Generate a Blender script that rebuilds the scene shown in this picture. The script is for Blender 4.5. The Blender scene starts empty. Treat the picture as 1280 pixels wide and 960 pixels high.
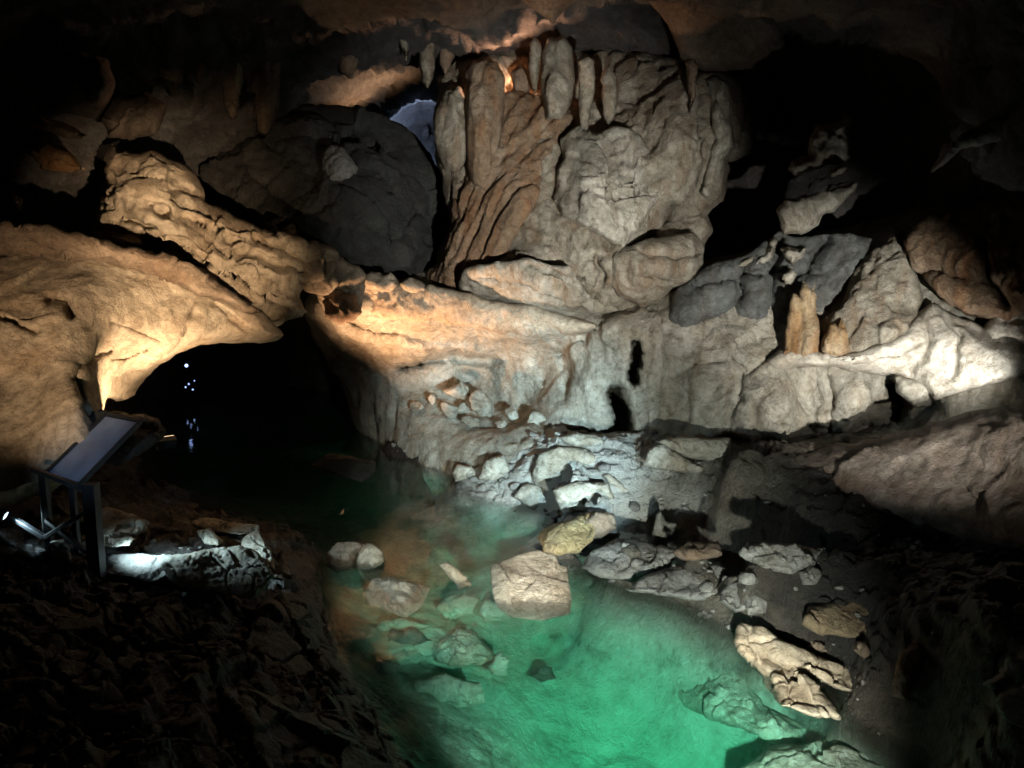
import bpy, math, random
import numpy as np
R = math.radians
scene = bpy.context.scene
COL = scene.collection

# ------------------------------------------------------------------ camera
F = 967.0; PITCH = R(8.0); CAM = np.array([0.0, 0.0, 4.0])
SP, CP = math.sin(PITCH), math.cos(PITCH)
def P(u, v, d):
    """world point seen at photo pixel (u, v) (1280 x 960) at depth d"""
    u = np.asarray(u, float); v = np.asarray(v, float); d = np.asarray(d, float)
    a = (u - 640) / F; b = -(v - 480) / F
    return np.stack([CAM[0] + d * a, CAM[1] + d * (CP + b * SP), CAM[2] + d * (-SP + b * CP)], -1)
def at_z(u, v, z):
    b = -(v - 480) / F
    d = (z - CAM[2]) / (-SP + b * CP)
    return P(u, v, d)
def px(p):
    q = np.asarray(p) - CAM
    d = q[..., 1] * CP - q[..., 2] * SP
    up = q[..., 1] * SP + q[..., 2] * CP
    return 640 + F * q[..., 0] / d, 480 - F * up / d, d

cd = bpy.data.cameras.new('camera'); cam = bpy.data.objects.new('camera', cd); COL.objects.link(cam)
cam.location = CAM; cam.rotation_euler = (R(90) - PITCH, 0, 0)
cd.sensor_width = 36; cd.lens = 36 * F / 1280; cd.clip_end = 500; cd.clip_start = 0.05
scene.camera = cam

# ------------------------------------------------------------------ noise
def _hash(ix, iy, iz, seed):
    h = (ix.astype(np.uint32) * np.uint32(374761393) + iy.astype(np.uint32) * np.uint32(668265263)
         + iz.astype(np.uint32) * np.uint32(2147483647) + np.uint32(seed * 974711 % 4294967291))
    h = (h ^ (h >> np.uint32(13))) * np.uint32(1274126177)
    h = (h ^ (h >> np.uint32(16))) * np.uint32(2246822519)
    return h ^ (h >> np.uint32(13))
G12 = np.array([[1,1,0],[-1,1,0],[1,-1,0],[-1,-1,0],[1,0,1],[-1,0,1],[1,0,-1],[-1,0,-1],[0,1,1],[0,-1,1],[0,1,-1],[0,-1,-1]], float)
def perlin(p, seed=0):
    i = np.floor(p).astype(np.int64); f = p - i
    w = f * f * f * (f * (f * 6 - 15) + 10)
    r = 0
    for dx in (0, 1):
        for dy in (0, 1):
            for dz in (0, 1):
                g = G12[_hash(i[:, 0] + dx, i[:, 1] + dy, i[:, 2] + dz, seed) % 12]
                dot = g[:, 0] * (f[:, 0] - dx) + g[:, 1] * (f[:, 1] - dy) + g[:, 2] * (f[:, 2] - dz)
                r = r + dot * (w[:, 0] if dx else 1 - w[:, 0]) * (w[:, 1] if dy else 1 - w[:, 1]) * (w[:, 2] if dz else 1 - w[:, 2])
    return r
def fbm(p, oct=4, seed=0, gain=0.5):
    a, s, r = 1.0, 1.0, 0
    for k in range(oct):
        r = r + a * perlin(p * s + 17.3 * k, seed + k); a *= gain; s *= 2.03
    return r
def ridge(p, oct=4, seed=0):
    a, s, r = 1.0, 1.0, 0
    for k in range(oct):
        r = r + a * (1 - 2.2 * np.abs(perlin(p * s + 9.1 * k, seed + k))); a *= 0.5; s *= 2.07
    return r * 0.5
def voro(p, seed=0):
    i = np.floor(p).astype(np.int64); n = len(p)
    f1 = np.full(n, 9.0); f2 = np.full(n, 9.0); vid = np.zeros(n, np.uint32); vec = np.zeros((n, 3))
    for dx in (-1, 0, 1):
        for dy in (-1, 0, 1):
            for dz in (-1, 0, 1):
                c = i + np.array([dx, dy, dz])
                h = _hash(c[:, 0], c[:, 1], c[:, 2], seed)
                o = np.stack([(h & 1023) / 1023, ((h >> 10) & 1023) / 1023, ((h >> 20) & 1023) / 1023], -1)
                q = p - (c + o); d = np.sqrt((q * q).sum(1))
                m = d < f1
                f2 = np.where(m, f1, np.minimum(f2, d)); f1 = np.where(m, d, f1)
                vid = np.where(m, h, vid); vec = np.where(m[:, None], q, vec)
    return f1, f2, vid, vec
def warp(p, amt, sc, seed):
    return p + amt * np.stack([fbm(p * sc, 2, seed + 50), fbm(p * sc + 31, 2, seed + 51), fbm(p * sc + 77, 2, seed + 52)], -1)
def rotv(p, ax, ang):
    c, s = math.cos(ang), math.sin(ang); q = p.copy(); i, j = {'x': (1, 2), 'y': (0, 2), 'z': (0, 1)}[ax]
    q[:, i] = c * p[:, i] - s * p[:, j]; q[:, j] = s * p[:, i] + c * p[:, j]
    return q
def detail(p, spec):
    """sum of displacement layers (metres); spec = list of (kind, scale, amp, extra...)"""
    r = np.zeros(len(p))
    for k, s in enumerate(spec):
        kind, sc, amp = s[:3]; ex = s[3] if len(s) > 3 else {}
        q = p
        if 'tilt' in ex: q = rotv(q, 'y', ex['tilt'])
        q = q * (np.asarray(sc, float) if np.ndim(sc) else float(sc))
        sd = ex.get('seed', 11 * k + 3)
        if kind == 'fbm': r += amp * fbm(q, ex.get('oct', 4), sd, ex.get('gain', .5))
        elif kind == 'ridge': r += amp * ridge(q, ex.get('oct', 4), sd)
        elif kind == 'pit':
            f1, f2, _, _ = voro(warp(q, .35, 1.3, sd), sd); r += amp * (np.clip(f1, 0, .9) - .45)
        elif kind == 'bump':
            f1, f2, _, _ = voro(warp(q, .35, 1.3, sd), sd); r -= amp * (np.clip(f1, 0, .9) - .45)
        elif kind == 'crack':
            f1, f2, _, _ = voro(warp(q, .45, 1.1, sd), sd); r -= amp * np.exp(-((f2 - f1) / ex.get('w', .07)) ** 2)
        elif kind == 'facet':
            f1, f2, vid, vec = voro(warp(q, .14, 1.2, sd), sd)
            g = np.stack([(vid & 255) / 127.5 - 1, ((vid >> 8) & 255) / 127.5 - 1, ((vid >> 16) & 255) / 127.5 - 1], -1)
            r += amp * ((g * vec).sum(1) + .5 * (((vid >> 24) & 255) / 255 - .5))
        elif kind == 'flute':
            n = perlin(np.stack([q[:, 0], q[:, 1], q[:, 2]], -1), sd) + .5 * perlin(q * 2.1 + 5, sd + 1) + .25 * perlin(q * 4.3 + 9, sd + 2)
            r += amp * (1 - 2.4 * np.abs(n))
    return r

# ------------------------------------------------------------------ mesh helpers
def mesh_obj(name, verts, faces, mat=None, smooth=True, parent=None):
    me = bpy.data.meshes.new(name)
    verts = np.asarray(verts, np.float32); 
    if isinstance(faces, np.ndarray) and faces.ndim == 2:
        nf, k = faces.shape
        me.vertices.add(len(verts)); me.vertices.foreach_set('co', verts.ravel())
        me.loops.add(nf * k); me.loops.foreach_set('vertex_index', faces.astype(np.int32).ravel())
        me.polygons.add(nf); me.polygons.foreach_set('loop_start', np.arange(0, nf * k, k, dtype=np.int32))
        me.update(calc_edges=True); me.validate()
    else:
        me.from_pydata([tuple(v) for v in verts], [], [tuple(f) for f in faces]); me.update()
    if smooth: me.polygons.foreach_set('use_smooth', np.ones(len(me.polygons), bool))
    o = bpy.data.objects.new(name, me); COL.objects.link(o)
    if mat: me.materials.append(mat)
    if parent is not None:
        o.parent = parent
        o.matrix_parent_inverse.identity()
        o.location = -np.array(parent.location)
    return o
def tag(o, label=None, cat=None, group=None, kind=None):
    if label: o['label'] = label
    if cat: o['category'] = cat
    if group: o['group'] = group
    if kind: o['kind'] = kind
    return o
def thing(name, loc, label, cat, group=None, rz=0):
    o = bpy.data.objects.new(name, None); COL.objects.link(o); o.location = loc; o.rotation_euler = (0, 0, rz)
    o.empty_display_size = .2
    return tag(o, label, cat, group)
def vnormals(v, f):
    n = np.zeros_like(v)
    a = v[f[:, 2]] - v[f[:, 0]]; b = v[f[:, -1]] - v[f[:, 1]]
    fn = np.cross(a, b)
    for k in range(f.shape[1]): np.add.at(n, f[:, k], fn)
    return n / np.maximum(np.linalg.norm(n, axis=1, keepdims=True), 1e-9)
def seg_dist(q, poly, closed=True):
    a = np.asarray(poly, float); b = np.roll(a, -1, 0) if closed else a[1:]
    if not closed: a = a[:-1]
    best = np.full(len(q), 1e9); near = np.zeros((len(q), 2))
    for s, e in zip(a, b):
        ab = e - s; L = max((ab * ab).sum(), 1e-9)
        t = np.clip(((q - s) @ ab) / L, 0, 1); c = s + t[:, None] * ab
        d = np.hypot(q[:, 0] - c[:, 0], q[:, 1] - c[:, 1]); m = d < best
        best = np.where(m, d, best); near = np.where(m[:, None], c, near)
    return best, near
def inside(q, poly):
    a = np.asarray(poly, float); b = np.roll(a, -1, 0); r = np.zeros(len(q), bool)
    for s, e in zip(a, b):
        if s[1] == e[1]: continue
        c = ((s[1] > q[:, 1]) != (e[1] > q[:, 1])) & (q[:, 0] < (e[0] - s[0]) * (q[:, 1] - s[1]) / (e[1] - s[1]) + s[0])
        r ^= c
    return r
def roughen(poly, amp, seed, step=7.0):
    out = []
    a = np.asarray(poly, float)
    for s, e in zip(a, np.roll(a, -1, 0)):
        n = max(1, int(np.hypot(*(e - s)) / step))
        for k in range(n): out.append(s + (e - s) * k / n)
    o = np.array(out)
    q = np.concatenate([o / 26.0, np.full((len(o), 1), seed * 3.7)], 1)
    o[:, 0] += amp * 1.5 * fbm(q, 3, seed); o[:, 1] += amp * 1.5 * fbm(q + 40, 3, seed + 5)
    return o
def rbf(ctrl, q, smooth=1e-3, sc=100.0):
    c = np.asarray(ctrl, float); X = c[:, :2] / sc; y = c[:, 2]
    K = np.sqrt(((X[:, None] - X[None]) ** 2).sum(-1) + .05)
    n = len(X); A = np.zeros((n + 3, n + 3)); A[:n, :n] = K - smooth * np.eye(n)
    A[:n, n] = 1; A[:n, n + 1:] = X; A[n, :n] = 1; A[n + 1:, :n] = X.T
    w = np.linalg.lstsq(A, np.concatenate([y, np.zeros(3)]), rcond=None)[0]
    Q = np.asarray(q, float) / sc; r = np.full(len(Q), w[n]) + Q @ w[n + 1:]
    for k in range(n): r += w[k] * np.sqrt(((Q - X[k]) ** 2).sum(1) + .05)
    return r

def relief(name, outline, ctrl, mat, step=3.0, back=1.5, rw=30, rd=.7, spec=(), grooves=(), rough=3.0, seed=1, parent=None, bw=None):
    """a solid rock: traced outline at its own distance, a sculpted front, and a rounded back `back` metres behind"""
    poly = roughen(outline, rough, seed) if rough else np.asarray(outline, float)
    x0, y0 = poly.min(0) - step; x1, y1 = poly.max(0) + step
    nx = int((x1 - x0) / step) + 2; ny = int((y1 - y0) / step) + 2
    gx, gy = np.meshgrid(x0 + np.arange(nx) * step, y0 + np.arange(ny) * step, indexing='ij')
    g = np.stack([gx.ravel(), gy.ravel()], -1)
    cc = np.stack([(gx[:-1, :-1] + step / 2).ravel(), (gy[:-1, :-1] + step / 2).ravel()], -1)
    ins = inside(cc, poly)
    idx = np.arange(nx * ny).reshape(nx, ny)
    quads = np.stack([idx[:-1, :-1].ravel(), idx[:-1, 1:].ravel(), idx[1:, 1:].ravel(), idx[1:, :-1].ravel()], -1)[ins]
    used, inv = np.unique(quads, return_inverse=True); quads = inv.reshape(-1, 4)
    q = g[used]
    ed = np.sort(np.concatenate([quads[:, [k, (k + 1) % 4]] for k in range(4)]), 1)
    key = ed[:, 0].astype(np.int64) * len(q) + ed[:, 1]
    uk, cnt = np.unique(key, return_counts=True); be = uk[cnt == 1]
    bnd = np.zeros(len(q), bool); bnd[be // len(q)] = True; bnd[be % len(q)] = True
    e, near = seg_dist(q, poly)
    q[bnd] = near[bnd]; e[bnd] = 0
    if len(ctrl) > 3: d = rbf(ctrl, q)
    else:
        wts = np.stack([1 / (((q - np.array(c[:2], float)) ** 2).sum(1) + 200) for c in ctrl]); d = (wts * np.array([c[2] for c in ctrl])[:, None]).sum(0) / wts.sum(0)
    t = np.clip(e / rw, 0, 1); d = d + rd * (1 - np.sqrt(np.clip(1 - (1 - t) ** 2, 0, 1)))
    for line, w, dep in grooves:
        ln = roughen(line + line[::-1], 2.5, seed + 9)[:]
        gd, _ = seg_dist(q, ln, True); d = d + dep * np.exp(-(gd / w) ** (2 if dep < 1.2 else 4))
    fv = P(q[:, 0], q[:, 1], d)
    n = vnormals(fv, quads)
    if len(spec): fv = fv + n * (detail(fv, spec) * (.3 + .7 * np.clip(e / min(15, rw * .6), 0, 1)))[:, None]
    tb = np.clip(e / (bw or max(rw, 30)), 0, 1)
    ray = fv - CAM; ray /= np.linalg.norm(ray, axis=1, keepdims=True)
    bv = fv + ray * (back * np.sqrt(np.clip(1 - (1 - tb) ** 2, 0, 1)) + .02 * (~bnd))[:, None]
    nb = np.where(~bnd)[0]; bi = np.arange(len(q)); bi[nb] = len(q) + np.arange(len(nb))
    V = np.concatenate([fv, bv[nb]]); Fq = np.concatenate([quads, bi[quads][:, ::-1]])
    return mesh_obj(name, V, Fq, mat, True, parent)

def sheet(name, u0, u1, v0, v1, step, ctrl, mat, spec, grooves=()):
    nx = int((u1 - u0) / step) + 1; ny = int((v1 - v0) / step) + 1
    gx, gy = np.meshgrid(np.linspace(u0, u1, nx), np.linspace(v0, v1, ny), indexing='ij')
    q = np.stack([gx.ravel(), gy.ravel()], -1); d = np.maximum(rbf(ctrl, q), 3.0)
    for line, w, dep in grooves:
        gd, _ = seg_dist(q, np.array(line + line[::-1], float)); d = d + dep * np.exp(-(gd / w) ** 2)
    idx = np.arange(nx * ny).reshape(nx, ny)
    quads = np.stack([idx[:-1, :-1].ravel(), idx[:-1, 1:].ravel(), idx[1:, 1:].ravel(), idx[1:, :-1].ravel()], -1)
    V = P(q[:, 0], q[:, 1], d); V = V + vnormals(V, quads) * detail(V, spec)[:, None]
    return mesh_obj(name, V, quads, mat)

_ico = {}
def ico(n):
    if n not in _ico:
        import bmesh
        bm = bmesh.new(); bmesh.ops.create_icosphere(bm, subdivisions=n, radius=1)
        bm.verts.ensure_lookup_table()
        _ico[n] = (np.array([v.co[:] for v in bm.verts]), np.array([[v.index for v in f.verts] for f in bm.faces])); bm.free()
    return _ico[n]
def rock_shape(size, seed, sub=4, planes=14, spec=None, sharp=22.0, tilt=(0, 0, 0)):
    """an angular boulder: soft intersection of random half-spaces with fractal wear"""
    rng = np.random.RandomState(seed); D, f = ico(sub)
    N = rng.normal(size=(planes, 3)); N /= np.linalg.norm(N, axis=1, keepdims=True)
    h = rng.uniform(.62, 1.0, planes)
    x = (D @ N.T) / h; r = 1 / (np.log(np.exp(sharp * np.clip(x, 0, None)).sum(1)) / sharp)
    v = D * np.clip(r, .3, 1.6)[:, None] * np.asarray(size)
    for ax, a in zip('xyz', tilt): v = rotv(v, ax, a)
    m = float(np.mean(size))
    sp = spec or [('fbm', 1.6 / m, .13 * m), ('ridge', 4 / m, .04 * m), ('crack', 2.2 / m, .06 * m, {'w': .06})]
    n = vnormals(v, f)
    return v + n * detail(v + seed * 13.7, sp)[:, None], f
def rock(name, loc, size, seed, mat, label, cat='rock', group=None, **kw):
    v, f = rock_shape(size, seed, **kw)
    o = mesh_obj(name, v, f, mat); o.location = loc
    return tag(o, label, cat, group)

# ------------------------------------------------------------------ materials
def nt(name):
    m = bpy.data.materials.new(name); m.use_nodes = True; t = m.node_tree
    return m, t, t.nodes, t.links, t.nodes['Principled BSDF']
def ramp(N, pts):
    r = N.new('ShaderNodeValToRGB'); el = r.color_ramp.elements
    while len(el) < len(pts): el.new(.5)
    for e, (p, c) in zip(el, pts): e.position = p; e.color = (*c, 1) if len(c) == 3 else c
    return r
def rock_mat(name, c_dark, c_mid, c_light, stain=(.26, .12, .045), stain_amt=.4, streak=.0, bump=.5, rough=.8, scale=1.0, spec=.35, mottle=.85):
    m, t, N, L, B = nt(name)
    geo = N.new('ShaderNodeNewGeometry')
    def noise(sc, det=6, ro=.6, vec=None, dist=0):
        n = N.new('ShaderNodeTexNoise'); n.inputs['Scale'].default_value = sc; n.inputs['Detail'].default_value = det
        n.inputs['Roughness'].default_value = ro; n.inputs['Distortion'].default_value = dist
        L.new(vec or geo.outputs['Position'], n.inputs['Vector']); return n
    def mix(fac, a, b, mode='MIX'):
        x = N.new('ShaderNodeMix'); x.data_type = 'RGBA'; x.blend_type = mode
        for s, val in ((x.inputs[0], fac), (x.inputs[6], a), (x.inputs[7], b)):
            if hasattr(val, 'is_linked') or hasattr(val, 'links'): L.new(val, s)
            elif isinstance(val, (int, float)): s.default_value = val
            else: s.default_value = (*val, 1)
        return x.outputs[2]
    n1 = noise(.9 * scale, 8, .65, dist=.6)
    r1 = ramp(N, [(.28, c_dark), (.5, c_mid), (.72, c_light)]); L.new(n1.outputs['Fac'], r1.inputs[0])
    n2 = noise(.45 * scale, 7, .7, dist=.8); r2 = ramp(N, [(.5, (0, 0, 0)), (.68, (1, 1, 1))]); L.new(n2.outputs['Fac'], r2.inputs[0])
    s2 = N.new('ShaderNodeMath'); s2.operation = 'MULTIPLY'; s2.inputs[1].default_value = stain_amt; L.new(r2.outputs[0], s2.inputs[0])
    col = mix(s2.outputs[0], r1.outputs[0], stain)
    if streak:
        mp = N.new('ShaderNodeMapping'); mp.inputs['Scale'].default_value = (3.2, 3.2, .28); L.new(geo.outputs['Position'], mp.inputs[0])
        n3 = noise(1.0, 6, .65, mp.outputs[0], .3); r3 = ramp(N, [(.46, (0, 0, 0)), (.66, (1, 1, 1))]); L.new(n3.outputs['Fac'], r3.inputs[0])
        s3 = N.new('ShaderNodeMath'); s3.operation = 'MULTIPLY'; s3.inputs[1].default_value = streak; L.new(r3.outputs[0], s3.inputs[0])
        col = mix(s3.outputs[0], col, stain)
    n4 = noise(11 * scale, 8, .7); r4 = ramp(N, [(.3, (.55, .53, .5)), (.62, (1, 1, 1))]); L.new(n4.outputs['Fac'], r4.inputs[0])
    col = mix(.8, col, r4.outputs[0], 'MULTIPLY')
    # dark mottling, manganese specks and thin mineral veins of the stone itself
    n5w = noise(5.0, 4, .6)
    n7 = noise(2.7 * scale, 12, .74, dist=1.2); r7 = ramp(N, [(.34, (.42, .38, .33)), (.47, (.86, .84, .80)), (.60, (1.08, 1.07, 1.05))]); L.new(n7.outputs['Fac'], r7.inputs[0])
    col = mix(mottle, col, r7.outputs[0], 'MULTIPLY')
    n8 = noise(1.35 * scale, 7, .6, dist=2.2); r8 = ramp(N, [(.482, (1, 1, 1)), (.497, (.45, .40, .34)), (.503, (.45, .40, .34)), (.518, (1, 1, 1))]); L.new(n8.outputs['Fac'], r8.inputs[0])
    col = mix(mottle * .7, col, r8.outputs[0], 'MULTIPLY')
    # wet band just above the waterline
    sz = N.new('ShaderNodeSeparateXYZ'); L.new(geo.outputs['Position'], sz.inputs[0])
    wz = N.new('ShaderNodeMath'); wz.operation = 'MULTIPLY_ADD'; wz.inputs[1].default_value = .22; L.new(n5w.outputs['Fac'], wz.inputs[0]); L.new(sz.outputs['Z'], wz.inputs[2])
    wr = ramp(N, [(.40, (0, 0, 0)), (.47, (1, 1, 1)), (.505, (1, 1, 1)), (.535, (0, 0, 0))])
    wm = N.new('ShaderNodeMath'); wm.operation = 'MULTIPLY_ADD'; wm.inputs[1].default_value = .5; wm.inputs[2].default_value = .45; L.new(wz.outputs[0], wm.inputs[0]); L.new(wm.outputs[0], wr.inputs[0])
    wet = wr.outputs[0]
    wf = N.new('ShaderNodeMath'); wf.operation = 'MULTIPLY'; wf.inputs[1].default_value = .62; L.new(wet, wf.inputs[0])
    col = mix(wf.outputs[0], col, (.05, .045, .036))
    L.new(col, B.inputs['Base Color'])
    rr = N.new('ShaderNodeMapRange'); rr.inputs[3].default_value = rough - .18; rr.inputs[4].default_value = min(1, rough + .12)
    L.new(n4.outputs['Fac'], rr.inputs[0])
    rw_ = N.new('ShaderNodeMix'); rw_.data_type = 'FLOAT'; L.new(wet, rw_.inputs[0]); L.new(rr.outputs[0], rw_.inputs[2]); rw_.inputs[3].default_value = .28; L.new(rw_.outputs[0], B.inputs['Roughness'])
    B.inputs['Specular IOR Level'].default_value = spec
    n5 = noise(4.2 * scale, 12, .72, dist=.25); n6 = noise(17 * scale, 8, .7, dist=.5)
    ad = N.new('ShaderNodeMath'); ad.operation = 'MULTIPLY_ADD'; ad.inputs[1].default_value = .42
    L.new(n6.outputs['Fac'], ad.inputs[0]); L.new(n5.outputs['Fac'], ad.inputs[2])
    bp = N.new('ShaderNodeBump'); bp.inputs['Strength'].default_value = min(1, bump * 1.5); bp.inputs['Distance'].default_value = .22
    L.new(ad.outputs[0], bp.inputs['Height']); L.new(bp.outputs[0], B.inputs['Normal'])
    return m
def plain(name, c, rough=.5, metal=0, emit=None, es=0):
    m, t, N, L, B = nt(name)
    n = N.new('ShaderNodeTexNoise'); n.inputs['Scale'].default_value = 14; n.inputs['Detail'].default_value = 6
    r = ramp(N, [(.3, tuple(x * .7 for x in c)), (.7, tuple(min(1, x * 1.15) for x in c))])
    tc = N.new('ShaderNodeTexCoord'); L.new(tc.outputs['Object'], n.inputs['Vector']); L.new(n.outputs['Fac'], r.inputs[0])
    L.new(r.outputs[0], B.inputs['Base Color']); B.inputs['Roughness'].default_value = rough; B.inputs['Metallic'].default_value = metal
    if emit: B.inputs['Emission Color'].default_value = (*emit, 1); B.inputs['Emission Strength'].default_value = es
    return m
M = {}
M['sand'] = rock_mat('sandy_limestone', (.22, .17, .12), (.42, .36, .28), (.55, .49, .40), (.30, .17, .08), .45, 0, .35, .85)
M['brown'] = rock_mat('brown_limestone', (.12, .085, .06), (.26, .20, .15), (.40, .33, .26), (.22, .11, .05), .5, .2, .5, .85)
M['pale'] = rock_mat('pale_limestone', (.22, .21, .175), (.41, .395, .345), (.56, .54, .48), (.22, .165, .10), .4, .5, .4, .8)
M['flow'] = rock_mat('flowstone', (.17, .155, .125), (.34, .315, .26), (.50, .47, .40), (.20, .125, .07), .45, .75, .45, .7)
M['ochre'] = rock_mat('ochre_flowstone', (.20, .125, .06), (.38, .27, .15), (.52, .44, .32), (.30, .13, .035), .5, .8, .5, .7)
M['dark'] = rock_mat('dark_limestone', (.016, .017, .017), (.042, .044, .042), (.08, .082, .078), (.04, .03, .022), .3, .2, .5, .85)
M['grey'] = rock_mat('grey_limestone', (.14, .14, .135), (.26, .26, .25), (.38, .38, .36), (.18, .13, .09), .3, .1, .5, .75)
M['bank'] = rock_mat('wet_bank', (.06, .054, .042), (.14, .125, .10), (.25, .23, .19), (.18, .11, .06), .4, 0, .6, .6, spec=.45)
M['boulder'] = rock_mat('boulder_limestone', (.28, .24, .18), (.46, .41, .33), (.60, .55, .46), (.36, .22, .10), .4, 0, .55, .8, 1.6)
M['metal'] = plain('painted_metal', (.05, .055, .06), .45, .6)
M['black'] = plain('black_housing', (.02, .02, .022), .5, .3)
M['white'] = rock_mat('white_flowstone', (.36, .33, .28), (.56, .53, .47), (.70, .67, .61), (.34, .22, .12), .3, .25, .35, .7)
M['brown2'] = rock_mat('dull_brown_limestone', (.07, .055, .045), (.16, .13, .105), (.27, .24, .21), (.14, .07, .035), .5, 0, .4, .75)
M['ochre2'] = rock_mat('yellow_limestone', (.28, .19, .08), (.46, .35, .18), (.58, .50, .34), (.34, .18, .05), .4, 0, .55, .8, 1.6)
M['ochre3'] = rock_mat('dull_ochre_limestone', (.16, .11, .06), (.28, .21, .13), (.38, .31, .21), (.22, .12, .05), .4, 0, .55, .8, 1.4)
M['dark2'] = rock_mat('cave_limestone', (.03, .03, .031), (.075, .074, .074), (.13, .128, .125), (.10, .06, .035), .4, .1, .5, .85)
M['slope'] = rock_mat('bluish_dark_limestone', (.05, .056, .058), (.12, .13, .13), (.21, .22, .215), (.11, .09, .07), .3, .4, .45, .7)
M['dark3'] = M['grey']
M['rust'] = rock_mat('rusty_flowstone', (.13, .085, .055), (.27, .19, .125), (.42, .34, .26), (.25, .11, .04), .5, .85, .5, .75)
def sheet_mat():
    m, t, N, L, B = nt('printed_sheet')
    tc = N.new('ShaderNodeTexCoord'); n = N.new('ShaderNodeTexNoise'); n.inputs['Scale'].default_value = 3; n.inputs['Detail'].default_value = 3
    L.new(tc.outputs['Generated'], n.inputs['Vector'])
    r = ramp(N, [(.35, (.16, .21, .30)), (.7, (.26, .32, .43))]); L.new(n.outputs['Fac'], r.inputs[0]); 
    sp = N.new('ShaderNodeMapping'); sp.inputs['Location'].default_value = (-.72, -.70, 0); L.new(tc.outputs['Generated'], sp.inputs[0])
    ln = N.new('ShaderNodeVectorMath'); ln.operation = 'LENGTH'; L.new(sp.outputs[0], ln.inputs[0])
    mr = N.new('ShaderNodeMapRange'); mr.inputs[1].default_value = .24; mr.inputs[2].default_value = .30; mr.inputs[3].default_value = .45; mr.inputs[4].default_value = 1; L.new(ln.outputs['Value'], mr.inputs[0])
    x = N.new('ShaderNodeMix'); x.data_type = 'RGBA'; L.new(mr.outputs[0], x.inputs[0]); x.inputs[6].default_value = (.04, .055, .07, 1); L.new(r.outputs[0], x.inputs[7]); L.new(x.outputs[2], B.inputs['Base Color'])
    B.inputs['Roughness'].default_value = .35
    return m
M['sheet'] = sheet_mat()

def bed_mat():
    m = M['bank']; t = m.node_tree; N, L = t.nodes, t.links; B = N['Principled BSDF']
    src = B.inputs['Base Color'].links[0].from_socket
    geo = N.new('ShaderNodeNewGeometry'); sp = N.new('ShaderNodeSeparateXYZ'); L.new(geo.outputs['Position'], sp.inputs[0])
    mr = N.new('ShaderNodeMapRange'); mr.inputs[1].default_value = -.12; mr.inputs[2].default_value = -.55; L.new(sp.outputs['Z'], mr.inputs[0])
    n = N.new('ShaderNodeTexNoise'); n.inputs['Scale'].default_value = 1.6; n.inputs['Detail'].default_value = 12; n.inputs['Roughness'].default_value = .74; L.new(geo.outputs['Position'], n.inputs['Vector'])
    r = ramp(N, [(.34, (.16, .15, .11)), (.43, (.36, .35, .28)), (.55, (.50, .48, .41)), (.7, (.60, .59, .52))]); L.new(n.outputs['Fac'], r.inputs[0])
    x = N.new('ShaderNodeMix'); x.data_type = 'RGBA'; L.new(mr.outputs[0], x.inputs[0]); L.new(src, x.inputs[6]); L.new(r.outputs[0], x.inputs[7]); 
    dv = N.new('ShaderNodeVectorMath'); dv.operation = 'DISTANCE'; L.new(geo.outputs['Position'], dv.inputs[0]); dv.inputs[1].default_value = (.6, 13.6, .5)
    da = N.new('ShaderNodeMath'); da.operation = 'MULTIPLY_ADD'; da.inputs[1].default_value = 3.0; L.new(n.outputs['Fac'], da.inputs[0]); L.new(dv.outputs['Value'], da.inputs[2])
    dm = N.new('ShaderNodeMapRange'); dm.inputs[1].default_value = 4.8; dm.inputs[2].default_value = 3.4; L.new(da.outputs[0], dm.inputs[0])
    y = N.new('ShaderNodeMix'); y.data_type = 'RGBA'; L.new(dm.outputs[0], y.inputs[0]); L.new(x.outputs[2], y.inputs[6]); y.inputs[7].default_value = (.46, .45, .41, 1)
    # shade painted in as near-black patches: left bank, tunnel bed, right bank
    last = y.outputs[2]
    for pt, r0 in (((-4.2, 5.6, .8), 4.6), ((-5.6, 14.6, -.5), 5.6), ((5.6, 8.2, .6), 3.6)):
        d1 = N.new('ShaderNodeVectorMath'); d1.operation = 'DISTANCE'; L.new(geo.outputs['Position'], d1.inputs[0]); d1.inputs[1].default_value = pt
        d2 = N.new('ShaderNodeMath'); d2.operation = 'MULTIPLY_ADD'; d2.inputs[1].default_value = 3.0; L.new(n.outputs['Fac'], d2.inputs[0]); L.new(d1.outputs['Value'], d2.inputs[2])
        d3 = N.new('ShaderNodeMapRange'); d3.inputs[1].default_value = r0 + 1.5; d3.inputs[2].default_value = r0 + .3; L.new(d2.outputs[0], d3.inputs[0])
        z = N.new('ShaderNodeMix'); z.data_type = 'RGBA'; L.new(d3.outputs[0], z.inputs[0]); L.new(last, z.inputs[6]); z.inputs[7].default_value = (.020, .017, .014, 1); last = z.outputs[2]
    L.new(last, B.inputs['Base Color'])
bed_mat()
# ------------------------------------------------------------------ spec presets
CAVE = [('fbm', .35, .45), ('ridge', 1.1, .10), ('facet', .9, .12), ('crack', .8, .12), ('fbm', 5, .035)]
WALL = [('fbm', .6, .22), ('ridge', 1.6, .07), ('pit', 2.2, .09), ('fbm', 7, .025)]
FRAC = [('fbm', .7, .14), ('facet', (.6, .6, .9), .24, {'tilt': .5}), ('facet', (1.5, 1.5, 2.6), .08, {'tilt': .5}), ('ridge', 2.5, .05), ('pit', 3.2, .07), ('fbm', 6, .025), ('fbm', 14, .008)]
FLUTE = [('fbm', .6, .12), ('flute', (2.2, 2.2, .22), .07), ('flute', (6, 6, .6), .022), ('pit', (4, 4, 1.2), .025), ('fbm', 9, .01)]
SMOO = [('fbm', .45, .12), ('pit', 1.5, .075), ('fbm', 2.6, .03), ('ridge', 2.2, .018), ('fbm', 9, .010)]
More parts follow.
